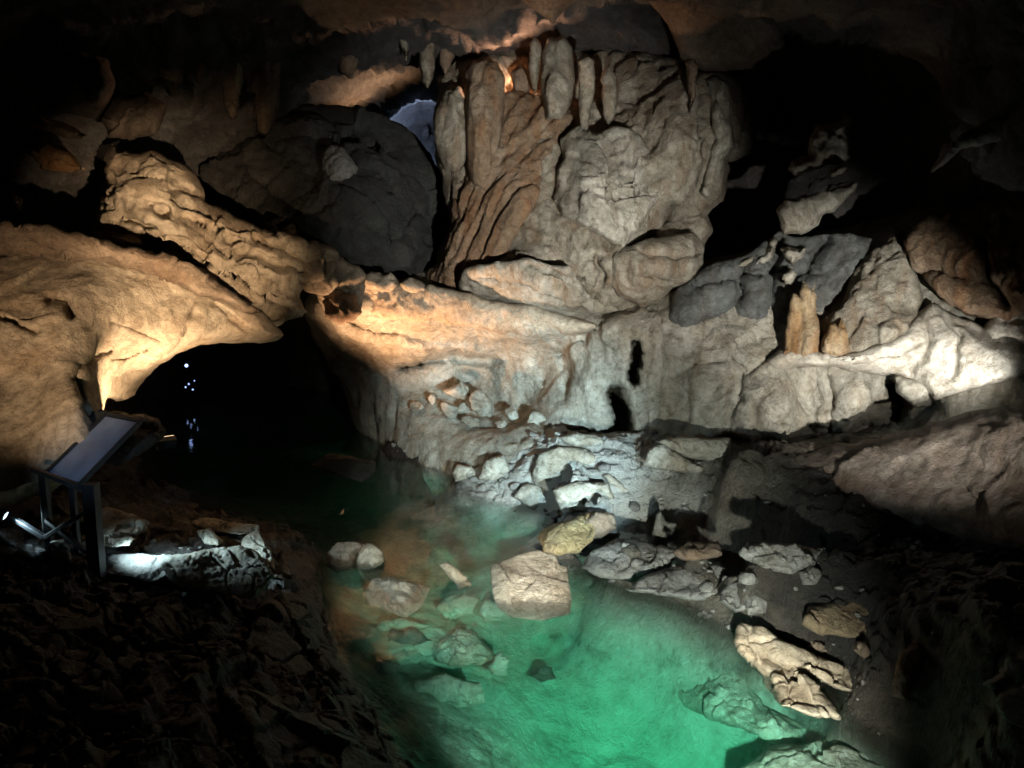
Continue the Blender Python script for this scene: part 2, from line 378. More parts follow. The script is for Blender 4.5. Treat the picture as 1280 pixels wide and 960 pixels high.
BOUL = [('fbm', .8, .13), ('facet', 1.0, .14), ('crack', .8, .07, {'w': .035}), ('fbm', 3.5, .03), ('fbm', 9, .012)]

# ------------------------------------------------------------------ cave shell (structure)
shell_ctrl = [
 (-700,-500,6),(0,-500,5.5),(640,-500,5.5),(1280,-500,5),(1900,-500,5),(-700,100,8),(-700,600,7),(-700,1100,6),(1900,100,6.5),(1900,600,7),(1900,1100,6),
 (0,-200,8.5),(640,-200,9),(1280,-200,7.5),
 (0,0,11.5),(200,0,12),(400,0,13),(560,0,14),(700,0,14),(850,0,13.5),(1000,0,12.5),(1130,0,11.5),(1280,0,9.5),
 (60,80,13),(200,100,15),(320,130,17),(420,90,18),(470,110,22),(500,130,27),(535,155,36),(570,150,30),(430,40,14.5),(560,60,17),
 (700,60,18.5),(770,30,16.5),(770,75,19),(840,60,17.5),(900,60,16),(960,90,18),(940,250,21),(1000,100,17),(1050,40,13),(1100,120,15),(1200,100,11.5),
 (1180,200,12.5),(1270,180,10.5),(1100,260,15.5),(1000,260,17),(0,200,13.5),(80,230,14.5),(200,180,16),(400,250,21),
 (300,500,32),(210,470,26),(400,500,27),(350,600,26),(200,600,17),(0,450,14),(0,620,11),
 (640,300,24),(700,450,23),(1000,450,19),(1280,450,15),(700,700,22),(0,800,14),(1280,700,14),(700,1100,20)]
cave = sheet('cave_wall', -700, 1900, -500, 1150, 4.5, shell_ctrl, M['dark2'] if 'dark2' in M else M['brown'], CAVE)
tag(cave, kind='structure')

# right-hand and middle back wall under the hanging rock
wall_out = [(420,470),(396,430),(380,395),(388,352),(410,330),(470,315),(540,310),(640,315),(740,340),(800,350),(840,330),(880,325),(940,310),(1000,300),(1100,270),(1200,230),(1320,190),(1500,150),
            (1560,760),(1300,700),(1100,680),(900,680),(760,680),(640,680),(560,680),(490,680),(470,620),(446,540)]
wall_ctrl = [(470,316,18),(560,312,18.5),(640,316,18),(400,360,15.4),(440,350,15.2),(520,372,15.2),(600,385,15.1),(680,397,14.9),(745,408,14.6),(400,400,16.2),(440,400,15.9),(500,410,16.0),(560,415,16.0),(640,420,15.7),(700,418,15.2),
 (390,390,15.9),(410,440,17.2),(450,540,18.2),(470,620,18),(440,450,18),(440,500,18.8),(500,450,17.6),(560,448,17.7),(620,445,17.4),(690,440,16.2),(740,425,15.0),
 (480,500,18.2),(530,480,18.0),(590,470,18.2),(640,480,17.5),(690,470,16.8),(600,505,17.9),(660,515,17.1),(600,545,16.0),(520,545,16.9),(660,545,15.2),(560,520,17.3),(500,540,17.6),(460,560,18.2),
 (720,470,15.6),(740,480,15.2),(760,520,15.1),(720,530,15.4),(690,500,16.2),(780,430,14.6),(800,480,14.5),(830,420,14.2),(860,380,14.3),(880,480,13.6),(830,520,14.2),(980,505,12.7),(940,470,13.2),(1075,505,12.5),(1108,520,13.0),
 (900,400,13.9),(950,360,14.2),(1000,340,14.0),(960,440,13.4),(900,530,13.4),(1000,500,13.2),(1100,500,12.8),(1130,500,12.6),(1200,470,11.9),(1280,440,11.3),(1280,300,12.3),(1150,300,13.2),(1150,420,12.4),(1000,430,13.3),
 (800,350,15.0),(840,340,15.2),(740,365,16.4),(1400,400,9.5),(1500,500,8.5),(1000,580,13),(1200,560,12),(800,580,14.2),(640,590,14.6),(540,585,16.2)]
wall_g = [([(1038,468),(1042,500),(1037,542)], 3, .3), ([(912,446),(930,462),(925,500),(908,540)], 3, .22), ([(936,470),(960,450),(1000,460)], 4, .15), ([(1116,486),(1128,500),(1120,520)], 9, 1.3), ([(905,548),(960,552),(1040,548),(1110,530)], 5, .5), ([(842,470),(870,455),(905,452)], 4, .12), ([(436,396),(480,412),(540,424),(620,430),(700,424),(745,413)], 7, .45), ([(500,462),(540,452),(600,448),(680,436),(735,425)], 6, .3), ([(795,430),(794,450),(791,474)], 6, 2.5), ([(766,492),(776,515),(776,548)], 11, 5.0), ([(690,548),(730,543),(776,546),(806,556)], 9, 2.5), ([(745,400),(820,360),(850,350)], 10, .4),
          ([(505,460),(525,455),(560,445),(640,452),(700,440)], 6, .25), ([(1000,545),(1100,535),(1170,510)], 12, .5),
          ([(700,440),(712,470),(706,500)], 8, .35), ([(580,470),(590,480)], 8, .3)]
WALLX = [('fbm', .5, .13), ('flute', (1.4, 1.4, .22), .045), ('flute', (4, 4, .6), .018), ('ridge', 2.4, .025), ('crack', .8, .05, {'w': .03}), ('fbm', 5, .02), ('fbm', 12, .008)]
w = relief('cave_wall', wall_out, wall_ctrl, M['pale'], 3.0, 6.0, 75, 2.6, WALLX, wall_g, 3, 3); tag(w, kind='structure')

o = relief('rock_shelf', [(392,352),(412,344),(440,338),(480,346),(520,356),(580,366),(640,378),(700,394),(752,409),(720,418),(670,418),(610,412),(540,404),(480,396),(440,392),(410,392),(396,378)],
    [(400,360,15.2),(440,345,15.2),(520,360,15.1),(600,375,14.9),(680,392,14.7),(745,409,14.5),(440,388,15.35),(520,398,15.3),(620,410,15.1),(700,416,14.9)], M['sand'], 2.2, 1.4, 16, .35,
    [('fbm', .6, .12), ('facet', (1.2, 1.2, 2.4), .09, {'tilt': -.5}), ('ridge', (1.6, 1.6, 5), .05, {'tilt': -.6}), ('fbm', 6, .03), ('fbm', 13, .012)], [], 3.5, 15)
tag(o, 'long orange-lit shelf of rough rock running under the hanging rock', 'rock ledge')
for k, (out, d, lab) in enumerate([
  ([(372,340),(392,326),(414,334),(420,352),(404,366),(384,362)], 14.6, 'first jagged rock after the end of the fractured ledge'),
  ([(408,344),(424,326),(446,332),(458,348),(440,360),(420,358)], 14.8, 'jagged rock between the fractured ledge and the orange shelf'),
  ([(450,350),(462,338),(486,342),(500,356),(484,366),(460,362)], 15.0, 'low jagged rock lying on the orange shelf under the dark boulder'),
  ([(404,376),(422,362),(444,372),(450,392),(428,402),(410,396)], 14.9, 'brown rock hanging over the black tunnel edge'),
  ([(498,356),(512,346),(530,352),(536,364),(518,368)], 15.0, 'smallest jagged rock on the orange shelf by the rusty flank')]):
    form_o = relief('rock', out, [(out[0][0], out[0][1], d)], M['sand' if k != 3 else 'brown'], 2, .8, 10, .25, FRAC, (), 2.5, 160 + k); tag(form_o, lab, 'rock', 'jagged rocks along the orange shelf')

# left: the smooth arch over the tunnel mouth
arch_out = [(-420,240),(-200,262),(-60,276),(0,288),(60,290),(110,300),(170,312),(215,325),(250,345),(290,368),(330,392),(352,420),(342,428),(300,430),(252,433),(224,440),(200,455),(182,474),(168,496),(150,500),(134,497),(128,512),(134,540),(120,580),(60,620),(-100,660),(-420,760)]
arch_ctrl = [(-400,450,6.5),(-200,300,9),(-200,550,7.2),(0,300,10.8),(0,400,9.6),(0,520,9.0),(60,330,10.5),(100,360,10.1),(100,430,9.7),(60,480,9.3),(150,330,11.0),(160,390,10.4),(200,380,10.9),(250,380,11.4),(250,420,11.2),(330,410,12.2),(200,430,10.9),(180,440,11.0),(150,470,11.4),(160,495,11.9),(190,462,11.6),(100,480,9.3),(120,500,9.5),(130,545,9.0),(100,580,8.6),(0,620,8.3)]
arch_g = [([(92,475),(95,462),(112,447),(140,437)], 5, .28), ([(97,480),(104,508),(128,535)], 5, .2), ([(135,450),(165,440),(185,433)], 3, .15),
          ([(255,350),(235,395),(225,420)], 4, .18), ([(140,402),(165,412),(200,425)], 2.5, .1), ([(60,375),(85,380),(90,395)], 7, .3),
          ([(0,395),(25,408),(45,415)], 4, .15), ([(60,300),(140,325),(200,345),(240,362)], 4, .2), ([(265,378),(300,405),(322,425)], 4, .15)]
arch_g = [(l_, w_ * .8, d_ * .8) for l_, w_, d_ in arch_g]
a = relief('cave_wall', arch_out, arch_ctrl, M['sand'], 2.6, 2.5, 22, .8, SMOO + [('facet', .6, .10), ('fbm', 14, .005)], arch_g, 2.5, 5); tag(a, kind='structure')

strata = relief('cave_wall', [(-420,225),(-200,255),(0,282),(60,285),(115,296),(172,308),(218,321),(254,342),(296,368),(330,390),(300,388),(262,372),(215,352),(160,338),(100,326),(40,316),(-60,306),(-420,290)],
    [(c[0], c[1], c[2]) for c in [(-300,270,8.0),(-60,285,10.0),(60,300,10.3),(160,322,10.7),(250,355,11.2),(320,388,11.9),(0,310,10.2)]], M['brown'], 2.6, 1.2, 10, .3,
    [('fbm', .8, .12), ('facet', (.7, .7, 3), .14, {'tilt': .45}), ('ridge', (1, 1, 4), .05, {'tilt': .45}), ('fbm', 7, .02)], [], 4, 6); tag(strata, kind='structure')

# fractured ledge above it
led_out = [(122,268),(132,232),(128,200),(142,184),(176,190),(214,197),(236,212),(250,236),(254,248),(290,268),(336,289),(384,304),(414,311),(424,330),(410,346),(380,352),(376,374),(384,392),(352,402),(330,420),(280,395),(240,370),(200,345),(150,330),(118,310)]
led_ctrl = [(130,200,13.6),(180,195,13.2),(250,240,13.6),(140,270,12.7),(200,260,12.5),(200,310,12.3),(260,300,12.8),(300,300,13.3),(330,340,13.1),(280,350,12.7),(400,320,14.4),(370,340,13.9),(350,390,13.4),(300,385,12.9),(160,320,12.3),(420,330,14.6)]
led_g = [([(215,312),(260,345),(300,372),(350,398)], 7, .5), ([(180,225),(215,235),(250,246)], 3.5, .3), ([(150,290),(190,300),(215,318)], 4, .3), ([(300,310),(340,325),(390,345)], 4, .25),
         ([(190,258),(205,262)], 6, .4), ([(160,275),(185,285)], 4, .3), ([(230,268),(262,285),(298,298)], 3, .2), ([(320,300),(365,320),(400,330)], 5, .35)]
l = relief('rock_ledge', led_out, led_ctrl, M['sand'], 2.4, 1.8, 14, .5, FRAC, led_g, 4, 7)
tag(l, 'fractured orange-lit rock ledge slanting down above the smooth arch', 'rock ledge')

# big dark boulder in the gap
b = relief('boulder', [(352,142),(378,128),(430,132),(482,142),(520,166),(545,196),(562,240),(566,285),(548,330),(518,366),(470,360),(420,340),(380,325),(330,305),(270,270),(248,210),(290,165)],
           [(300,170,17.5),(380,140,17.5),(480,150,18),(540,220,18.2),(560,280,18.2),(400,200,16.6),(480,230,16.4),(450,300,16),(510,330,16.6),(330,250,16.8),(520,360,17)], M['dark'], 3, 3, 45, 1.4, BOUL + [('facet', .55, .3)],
           [([(440,330),(500,300),(535,240)], 4, .2), ([(395,240),(430,260),(480,300)], 5, .2)], 3, 9)
tag(b, 'huge dark boulder jammed in the gap left of the hanging rock', 'boulder')
b = relief('boulder', [(402,190),(412,180),(428,180),(436,192),(450,206),(446,226),(428,232),(408,228),(400,212)], [(425,205,15.9),(400,190,16.2),(450,230,16.0)], M['dark3'] if 'dark3' in M else M['grey'], 2, .7, 16, .4, BOUL, (), 1.5, 12)
tag(b, 'pale rounded lump on the face of the huge dark boulder', 'boulder')

# dim lumps on the upper left wall
for nm, out, d, lab, mk in [
 ('rock_lump', [(48,98),(66,70),(100,62),(132,72),(146,100),(140,132),(120,152),(96,146),(70,138)], 12.3, 'round dim brown lump high on the wall under the ceiling', 'brown2'),
 ('rock_lump', [(120,150),(140,118),(180,112),(206,132),(196,165),(160,178),(130,172)], 12.8, 'dim brown lump between the round lump and the dark wall', 'brown2'),
 ('rock_lump', [(36,186),(60,178),(92,192),(106,210),(84,220),(50,212)], 12.0, 'small ochre wedge of rock left of the fractured ledge top', 'ochre'),
 ('rock_lump', [(4,246),(16,240),(30,250),(26,266),(10,268)], 11.6, 'tiny pale knob above the smooth arch near the dark edge', 'pale'),
 ]:
    o = relief(nm, out, [(out[0][0], out[0][1], d)], M[mk], 3, .9, 26, .5, BOUL, (), 2.5, int(out[0][0]))
    tag(o, lab, 'rock')
o = relief('rock_shelf', [(-60,120),(0,130),(40,140),(110,166),(104,176),(40,160),(-60,140)], [(0,140,11.8)], M['brown'], 3, 1, 14, .3, BOUL, (), 2, 21)
tag(o, 'thin dim shelf of brown rock below the round lump', 'rock ledge')
for k, (u0, u1, v0, v1, d) in enumerate([(150,185,50,96,14.2),(196,232,62,122,14.4),(238,262,58,106,14.5),(276,306,78,150,15),(312,352,80,168,15.2)]):
    c = (u0 + u1) / 2; ww = (u1 - u0) / 2
    o = relief('stalactite', [(c-ww,v0-12),(c,v0-20),(c+ww,v0-12),(c+ww*.95,v0+(v1-v0)*.4),(c+ww*.6,v0+(v1-v0)*.75),(c+ww*.15,v1),(c-ww*.3,v1-3),(c-ww*.7,v0+(v1-v0)*.7),(c-ww*.9,v0+(v1-v0)*.35)],
               [(c,v0,d)], M['grey2'] if 'grey2' in M else M['brown'], 2.5, .7, 16, .45, FLUTE, (), 3, 30 + k)
    tag(o, ['stubby dim stalactite nearest the round lump', 'broad dim stalactite with a blunt tip', 'narrow dim stalactite in the middle of the ceiling fringe', 'long dim stalactite over the dark gap', 'widest dim stalactite at the end of the fringe'][k], 'stalactite', 'stalactites fringing the dark ceiling')

# ------------------------------------------------------------------ the hanging rock
hang = thing('hanging_rock', P(720, 80, 15.5), 'massive pale fluted rock hanging from the ceiling over the pool', 'rock formation')
hg_out = [(548,92),(575,72),(640,56),(760,60),(850,72),(905,84),(955,92),(952,128),(942,178),(934,194),(913,205),(911,232),(903,250),(885,270),(889,290),(879,304),(877,330),(866,352),(842,364),(829,385),(808,402),(785,412),(740,405),(690,392),(640,378),(585,366),(530,362),(536,340),(549,320),(562,286),(564,265),(553,236),(547,205),(544,150)]
hg_ctrl = [(600,80,16.8),(660,110,17.6),(740,110,17.4),(760,70,17.6),(900,100,15.2),(950,110,15.7),(550,180,16.9),(565,280,16.6),(535,355,16.8),(620,200,16.1),(650,280,15.3),(580,340,16),(610,300,15.9),(640,340,15.0),
 (700,320,14.8),(700,250,15.3),(760,240,14.7),(720,180,15.9),(680,180,16.0),(820,230,14.7),(830,130,15.2),(900,180,14.6),(930,170,15.2),(870,250,14.9),(840,285,15.4),(850,320,14.5),(800,350,14.4),(720,360,14.7),(790,405,15.4),(640,372,15.4),(740,395,15.5),(590,360,16)]
hg_g = [([(690,110),(672,160),(655,200),(632,240),(600,300)], 7, .3), ([(722,175),(712,215),(700,240)], 6, .35), ([(660,160),(630,215),(590,270)], 4, .2), ([(600,215),(590,255),(570,290)], 6, .3),
        ([(838,255),(832,280),(800,305)], 8, .5), ([(760,300),(800,312),(830,290)], 5, .25), ([(742,320),(752,345),(745,370)], 5, .25), ([(580,345),(640,330),(690,335),(730,350)], 4, .18),
        ([(620,375),(680,350),(740,372),(800,392)], 9, .25), ([(870,120),(872,200),(855,250)], 5, .2), ([(935,120),(920,180)], 4, .2)]
HANG = [('fbm', .55, .16), ('flute', (1.7, 1.7, .22), .07, {'tilt': -.2}), ('flute', (5, 5, .5), .022, {'tilt': -.2}), ('facet', .9, .08), ('pit', (2.6, 2.6, 1.2), .03), ('fbm', 9, .010)]
relief('rock_body', hg_out, hg_ctrl, M['flow'], 2.4, 3, 22, .9, HANG, hg_g, 3, 41, hang)
relief('rock_flank', [(588,130),(640,112),(692,118),(716,148),(700,190),(672,240),(652,290),(612,340),(574,364),(530,361),(536,340),(549,320),(563,286),(567,250),(580,215)],
       [(590,150,16.3),(690,130,16.1),(620,200,15.85),(650,260,15.15),(690,190,15.7),(570,280,16.3),(600,330,15.55),(540,355,16.5),(575,355,15.9)], M['rust'], 2.2, 1.2, 22, .45,
       [('fbm', .6, .12), ('flute', (2.4, 2.4, .3), .10, {'tilt': .5}), ('flute', (6, 6, .8), .03, {'tilt': .5}), ('pit', (3, 3, 1.2), .04, {'tilt': .5}), ('fbm', 9, .015)], [], 4, 42, hang)
relief('rock_bulge', [(700,172),(722,160),(748,168),(766,158),(790,160),(815,190),(828,215),(832,240),(812,262),(800,290),(778,312),(756,296),(730,284),(704,272),(692,246),(693,220),(704,200)],
       [(698,180,15.5),(692,222,15.35),(697,262,15.05),(760,165,15.15),(830,230,14.8),(790,300,14.4),(718,245,14.55),(745,205,14.6),(760,275,14.1),(800,230,14.5),(735,235,14.3),(795,200,14.7)], M['pale'], 2.2, 1.0, 10, .3,
       [('fbm', .9, .08), ('facet', .7, .20), ('flute', (2, 2, .3), .03), ('fbm', 2.6, .03), ('crack', .8, .04, {'w': .03}), ('fbm', 8, .012)], [([(690,232),(740,238),(800,236)], 3, .08), ([(790,165),(788,220),(792,300)], 4, .1)], 2.5, 43, hang)
relief('rock_column', [(581,92),(590,76),(606,72),(622,78),(630,98),(628,140),(624,180),(618,215),(604,240),(590,232),(584,190),(582,140)], [(605,80,15.6),(605,150,15.4),(604,230,15.6)], M['rust'], 2, .9, 20, .5, FLUTE, (), 2, 44, hang)
relief('rock_column', [(678,66),(684,48),(704,44),(716,60),(718,100),(712,130),(700,150),(686,146),(678,120)], [(698,60,15.6),(698,140,15.4)], M['flow'], 2, .8, 18, .45, FLUTE, (), 2, 45, hang)
relief('rock_column', [(546,130),(556,112),(574,108),(584,124),(586,165),(580,200),(570,216),(556,212),(546,195),(541,165)], [(565,120,15.9),(562,210,15.7)], M['flow'], 2, .9, 18, .5, FLUTE, (), 2, 46, hang)
relief('rock_rib', [(880,98),(898,94),(908,108),(914,150),(918,185),(908,200),(898,230),(886,250),(876,240),(884,205),(892,175),(886,140)], [(890,100,14.7),(905,160,14.2),(885,245,14.4)], M['pale'], 2, .9, 14, .4, FLUTE, (), 2.5, 47, hang)
relief('rock_nose', [(764,318),(790,306),(830,296),(868,290),(880,305),(877,330),(864,350),(840,360),(822,380),(800,388),(776,372),(758,350)], [(770,320,14.45),(870,300,14.35),(800,340,14.05),(850,330,14.1),(800,385,14.7)], M['flow'], 2.2, 1.2, 20, .28, HANG,
       [([(800,318),(845,325),(875,318)], 4, .2), ([(800,345),(830,350),(850,345)], 4, .15)], 2.5, 48, hang)
relief('rock_lip', [(572,352),(580,338),(620,326),(660,322),(712,332),(722,350),(740,368),(742,392),(700,388),(640,376),(576,366)], [(580,350,15.2),(650,345,14.5),(715,360,14.3),(740,385,14.8),(640,374,15.0)], M['pale'], 2.2, 1.2, 16, .25, HANG,
       [([(660,335),(690,340),(715,352)], 3, .15), ([(600,345),(650,350),(700,372)], 3, .12)], 2.5, 49, hang)
for k, (pts, d, lab) in enumerate([
  ([(524,28),(530,20),(542,22),(545,60),(541,98),(536,112),(530,104),(526,70)], 16.6, 'slim pale stalactite beside the hole in the ceiling'),
  ([(548,40),(556,26),(566,34),(566,70),(558,96),(550,80)], 16.9, 'short brown stalactite behind the slim pale one'),
  ([(424,52),(432,46),(444,54),(446,84),(438,100),(426,92)], 16.0, 'stubby dark stalactite on the smooth grey ceiling'),
  ([(752,100),(758,84),(768,94),(770,130),(766,150),(760,158),(755,140)], 15.5, 'small grey stalactite above the pale bulge'),
  ([(640,90),(650,80),(662,90),(660,130),(652,146),(644,128)], 16.6, 'dark thin stalactite between the two fluted columns'),
  ([(722,78),(730,66),(740,76),(742,112),(736,150),(731,168),(726,140)], 15.3, 'long tapering stalactite just above the pale bulge'),
  ([(660,52),(668,42),(676,54),(674,90),(669,118),(663,92)], 15.9, 'thin brown stalactite touching the paler fluted column'),
  ([(856,78),(864,68),(872,80),(871,120),(865,150),(859,118)], 14.5, 'slender stalactite beside the pale rib of the hanging rock'),
  ([(500,36),(506,26),(513,36),(512,60),(507,78),(502,62)], 16.2, 'small stalactite between the ceiling hole and the smooth grey ceiling')]):
    o = relief('stalactite', pts, [(pts[0][0], pts[0][1], d)], M['brown' if k in (1, 2, 4, 7) else 'flow'], 1.6, .5, 9, .25, FLUTE, (), 2.4, 60 + k)
    tag(o, lab, 'stalactite', 'stalactites around the hanging rock')
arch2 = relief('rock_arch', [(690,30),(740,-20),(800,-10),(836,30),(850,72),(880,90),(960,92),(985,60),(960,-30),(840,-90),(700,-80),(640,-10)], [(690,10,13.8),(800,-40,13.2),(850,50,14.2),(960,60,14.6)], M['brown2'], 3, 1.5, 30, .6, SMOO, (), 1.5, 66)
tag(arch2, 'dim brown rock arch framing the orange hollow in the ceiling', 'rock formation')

# ------------------------------------------------------------------ right-hand formations
def form(name, out, ctrl, mk, lab, cat='rock formation', group=None, step=2.2, back=1.0, rw=14, rd=.35, spec=BOUL, g=(), rough=2.5, seed=1):
    o = relief(name, out, ctrl, M[mk], step, back, rw, rd, spec, g, rough, seed); return tag(o, lab, cat, group)
form('flowstone_drapery', [(1000,440),(1010,410),(1030,400),(1050,385),(1066,340),(1080,318),(1100,300),(1118,285),(1128,288),(1134,320),(1146,352),(1152,380),(1140,412),(1110,432),(1060,446),(1020,448)],
     [(1010,430,13.0),(1060,360,12.9),(1110,300,13.0),(1130,330,12.5),(1145,380,12.2),(1090,400,12.3),(1060,430,12.4),(1110,420,12.0)], 'flow', 'bright fluted curtain of flowstone above the white rock band', 'flowstone', spec=FLUTE, seed=71)
form('flowstone_drapery', [(980,444),(982,410),(988,385),(994,368),(1000,372),(1004,350),(1012,362),(1017,352),(1022,385),(1026,430),(1022,448),(1000,450)], [(984,430,12.9),(1005,380,12.75),(1022,430,12.5)], 'ochre', 'yellow-ochre block of flowstone at the dark end of the white band', 'flowstone', spec=FLUTE, seed=72, rw=8, rd=.15, rough=4)
form('flowstone_drapery', [(1026,440),(1030,418),(1040,402),(1046,412),(1052,396),(1058,424),(1066,442),(1046,448)], [(1045,420,12.3)], 'ochre', 'small ochre tongue of flowstone between the block and the curtain', 'flowstone', spec=FLUTE, seed=73, rw=9, rd=.2)
form('flowstone_drapery', [(1130,300),(1150,276),(1180,270),(1210,262),(1240,250),(1275,244),(1330,240),(1340,370),(1290,385),(1262,402),(1236,396),(1210,392),(1186,378),(1160,352),(1140,330)],
     [(1140,300,12.3),(1200,280,12.0),(1270,260,11.6),(1330,300,10.9),(1160,340,12.0),(1210,350,11.5),(1240,395,11.2),(1270,380,11.0)], 'rust', 'wide rusty brown flowstone curtain on the upper wall', 'flowstone', spec=FLUTE,
     g=[([(1160,335),(1185,345),(1205,348)], 7, .5), ([(1225,300),(1235,345),(1258,380)], 5, .35), ([(1135,300),(1150,340),(1170,365)], 4, .3)], seed=74)
form('white_band', [(958,452),(975,438),(1010,442),(1060,440),(1110,424),(1140,400),(1165,376),(1190,392),(1230,408),(1250,384),(1285,366),(1340,350),(1350,450),(1280,470),(1200,492),(1168,500),(1150,486),(1120,470),(1080,466),(1040,460),(1000,462),(970,462)],
     [(960,455,13.0),(1040,450,12.2),(1100,440,11.9),(1150,400,11.9),(1160,440,11.7),(1230,420,11.3),(1280,380,11.1),(1280,440,10.9),(1200,470,11.5),(1120,465,12.1),(1340,400,10.3)], 'white', 'smooth white flowstone band sweeping along the wall', 'flowstone',
     spec=[('fbm', .7, .10), ('flute', (.8, .8, 2.2), .035, {'tilt': -.35}), ('fbm', 3, .02), ('fbm', 9, .010)], g=[([(1150,395),(1165,425),(1140,462)], 5, .12), ([(1190,395),(1240,425),(1290,432)], 6, .15), ([(990,448),(1060,452),(1120,446),(1160,425)], 3, .07), ([(1170,380),(1200,420),(1190,470)], 4, .08)], seed=75)
form('rock_block', [(1118,468),(1150,474),(1166,490),(1160,500),(1140,506),(1122,492)], [(1140,490,11.9)], 'pale', 'small pale block hanging under the white band by the dark slot', 'rock', rw=12, rd=.2, spec=WALLX, seed=82)
for k, (out, d, lab, mk) in enumerate([
  ([(986,212),(992,200),(1010,196),(1012,172),(1022,156),(1046,154),(1062,144),(1072,150),(1066,166),(1062,196),(1048,206),(1030,202),(1012,216),(996,222)], 13.6, 'isolated pale knobbly rock standing out of the blackness', 'pale'),
  ([(1036,214),(1050,206),(1060,210),(1054,220),(1040,222)], 13.3, 'tiny pale pebble just under the knobbly rock', 'pale'),
  ([(970,262),(984,248),(1010,244),(1030,240),(1050,232),(1076,226),(1070,240),(1046,258),(1026,270),(1024,284),(1000,294),(976,296),(972,280)], 13.3, 'pale slanted slab with a sharp tip below the knobbly rock', 'pale'),
  ([(972,312),(986,306),(1008,308),(1002,324),(992,332),(980,324)], 13.2, 'small cream rock beneath the slanted slab', 'pale'),
  ([(978,344),(990,334),(996,344),(992,358),(980,358)], 13.1, 'little pale rock above the ochre block', 'pale'),
  ([(942,330),(956,318),(966,296),(972,300),(962,326)], 13.6, 'thin sliver of pale rock on the dark slope', 'pale'),
  ([(890,340),(930,326),(960,314),(962,322),(930,334),(896,346)], 13.8, 'long pale streak of rock on the dark slope edge', 'pale'),
  ([(1160,220),(1180,180),(1240,150),(1330,120),(1330,170),(1250,176),(1200,188)], 10.6, 'dim grey rock shoulder high on the dark wall', 'grey')]):
    form('rock_outcrop', out, [(out[0][0], out[0][1], d)], mk, lab, 'rock', rw=12, rd=.3, back=.8, seed=90 + k, spec=[('fbm', 1.2, .10), ('facet', 2.2, .10), ('pit', 4, .06), ('fbm', 9, .02)])
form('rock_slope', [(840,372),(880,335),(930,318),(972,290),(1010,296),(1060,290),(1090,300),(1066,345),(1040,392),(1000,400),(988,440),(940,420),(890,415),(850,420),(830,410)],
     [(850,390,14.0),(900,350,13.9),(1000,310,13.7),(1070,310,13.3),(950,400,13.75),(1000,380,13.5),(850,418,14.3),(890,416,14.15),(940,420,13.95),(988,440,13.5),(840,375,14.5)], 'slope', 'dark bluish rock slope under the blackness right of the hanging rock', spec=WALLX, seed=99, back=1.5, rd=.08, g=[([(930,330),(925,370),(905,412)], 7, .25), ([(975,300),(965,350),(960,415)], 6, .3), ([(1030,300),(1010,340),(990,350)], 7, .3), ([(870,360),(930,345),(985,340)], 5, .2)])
form('rock_ledge', [(918,600),(930,575),(990,566),(1040,556),(1100,546),(1160,530),(1220,514),(1300,496),(1420,480),(1500,720),(1300,690),(1180,668),(1050,640),(960,628)],
     [(930,600,11.4),(1000,580,10.9),(1100,556,10.4),(1200,525,9.8),(1300,505,9.0),(1420,500,7.9),(1000,630,10.5),(1150,640,9.4),(1280,660,8.2),(1480,700,6.3),(1250,580,9.0)], 'brown2', 'long dim rounded ledge in front of the dark slot', 'rock ledge', spec=[('fbm', .6, .16), ('facet', .8, .10), ('pit', 1.6, .06), ('ridge', 2.4, .03), ('fbm', 6, .02)], seed=101, back=1.6, rw=40, rd=.7, step=3)

# ------------------------------------------------------------------ ground and pool
terr = [ # (u, v, z)
 (395,690,0),(408,770,.02),(433,840,.02),(478,915,.02),(530,985,0),(590,1060,0),
 (340,700,.45),(370,760,.30),(395,830,.30),(430,900,.28),(330,800,.6),(300,900,.75),(400,940,.45),(200,750,.9),(100,720,1.0),(0,720,1.2),(0,900,1.3),(150,950,1.2),(300,1000,.9),(150,665,.9),(270,690,.62),(330,660,.35),(230,650,.5),(60,650,1.0),(-200,700,1.6),(-300,900,1.8),(-400,640,1.2),
 (200,620,.2),(300,620,-.9),(400,640,-.7),(300,580,-1.2),(420,590,-.8),(420,660,-.4),(160,590,.6),(350,560,-.5),
 (450,720,-.5),(440,770,-.5),(460,820,-.5),(425,700,-.6),(440,650,-.7),(425,735,-.5),(470,690,-.6),(490,600,-.4),(540,640,-.7),(500,650,-.7),(560,625,-.6),(550,700,-.7),(640,680,-.55),(600,800,-.75),(520,790,-.55),(700,800,-1.0),(800,800,-1.2),(850,820,-1.2),(800,900,-1.4),(920,930,-1.2),(620,930,-.9),(500,870,-.4),(550,870,-.6),(760,750,-.55),(1000,960,-1.0),(700,1050,-1.4),(1000,1100,-1.1),(1150,1000,-.3),(870,1100,-1.4),
 (478,563,0),(520,580,0),(570,601,0),(640,630,0),(690,655,0),(735,672,0),(722,700,0),(800,722,.12),(880,745,.14),(800,748,-.95),(880,776,-.95),(740,716,-.6),(930,812,-.8),(690,672,-.3),(760,785,-1.3),(850,805,-1.5),(800,778,-1.2),(935,785,.1),(1070,880,.1),(1150,930,.1),
 (600,580,.30),(650,575,.6),(720,600,.75),(700,570,.85),(760,625,.65),(820,640,.55),(790,690,.25),(880,700,.35),(560,556,.3),(500,545,.35),(600,540,.55),(680,545,.95),(780,562,.25),(860,575,1.0),(950,570,1.1),(900,625,.75),(1000,650,.85),(1050,700,.68),(1100,790,.6),(1200,850,.8),(1280,800,1.2),(1280,920,1.0),(1150,680,.72),(1250,700,.95),(1000,770,.35),(950,735,.3),(1350,720,1.15),(1400,900,1.2),(1250,1000,.6)]
tp = np.array([[*at_z(u, v, z)[:2], z] for u, v, z in terr])
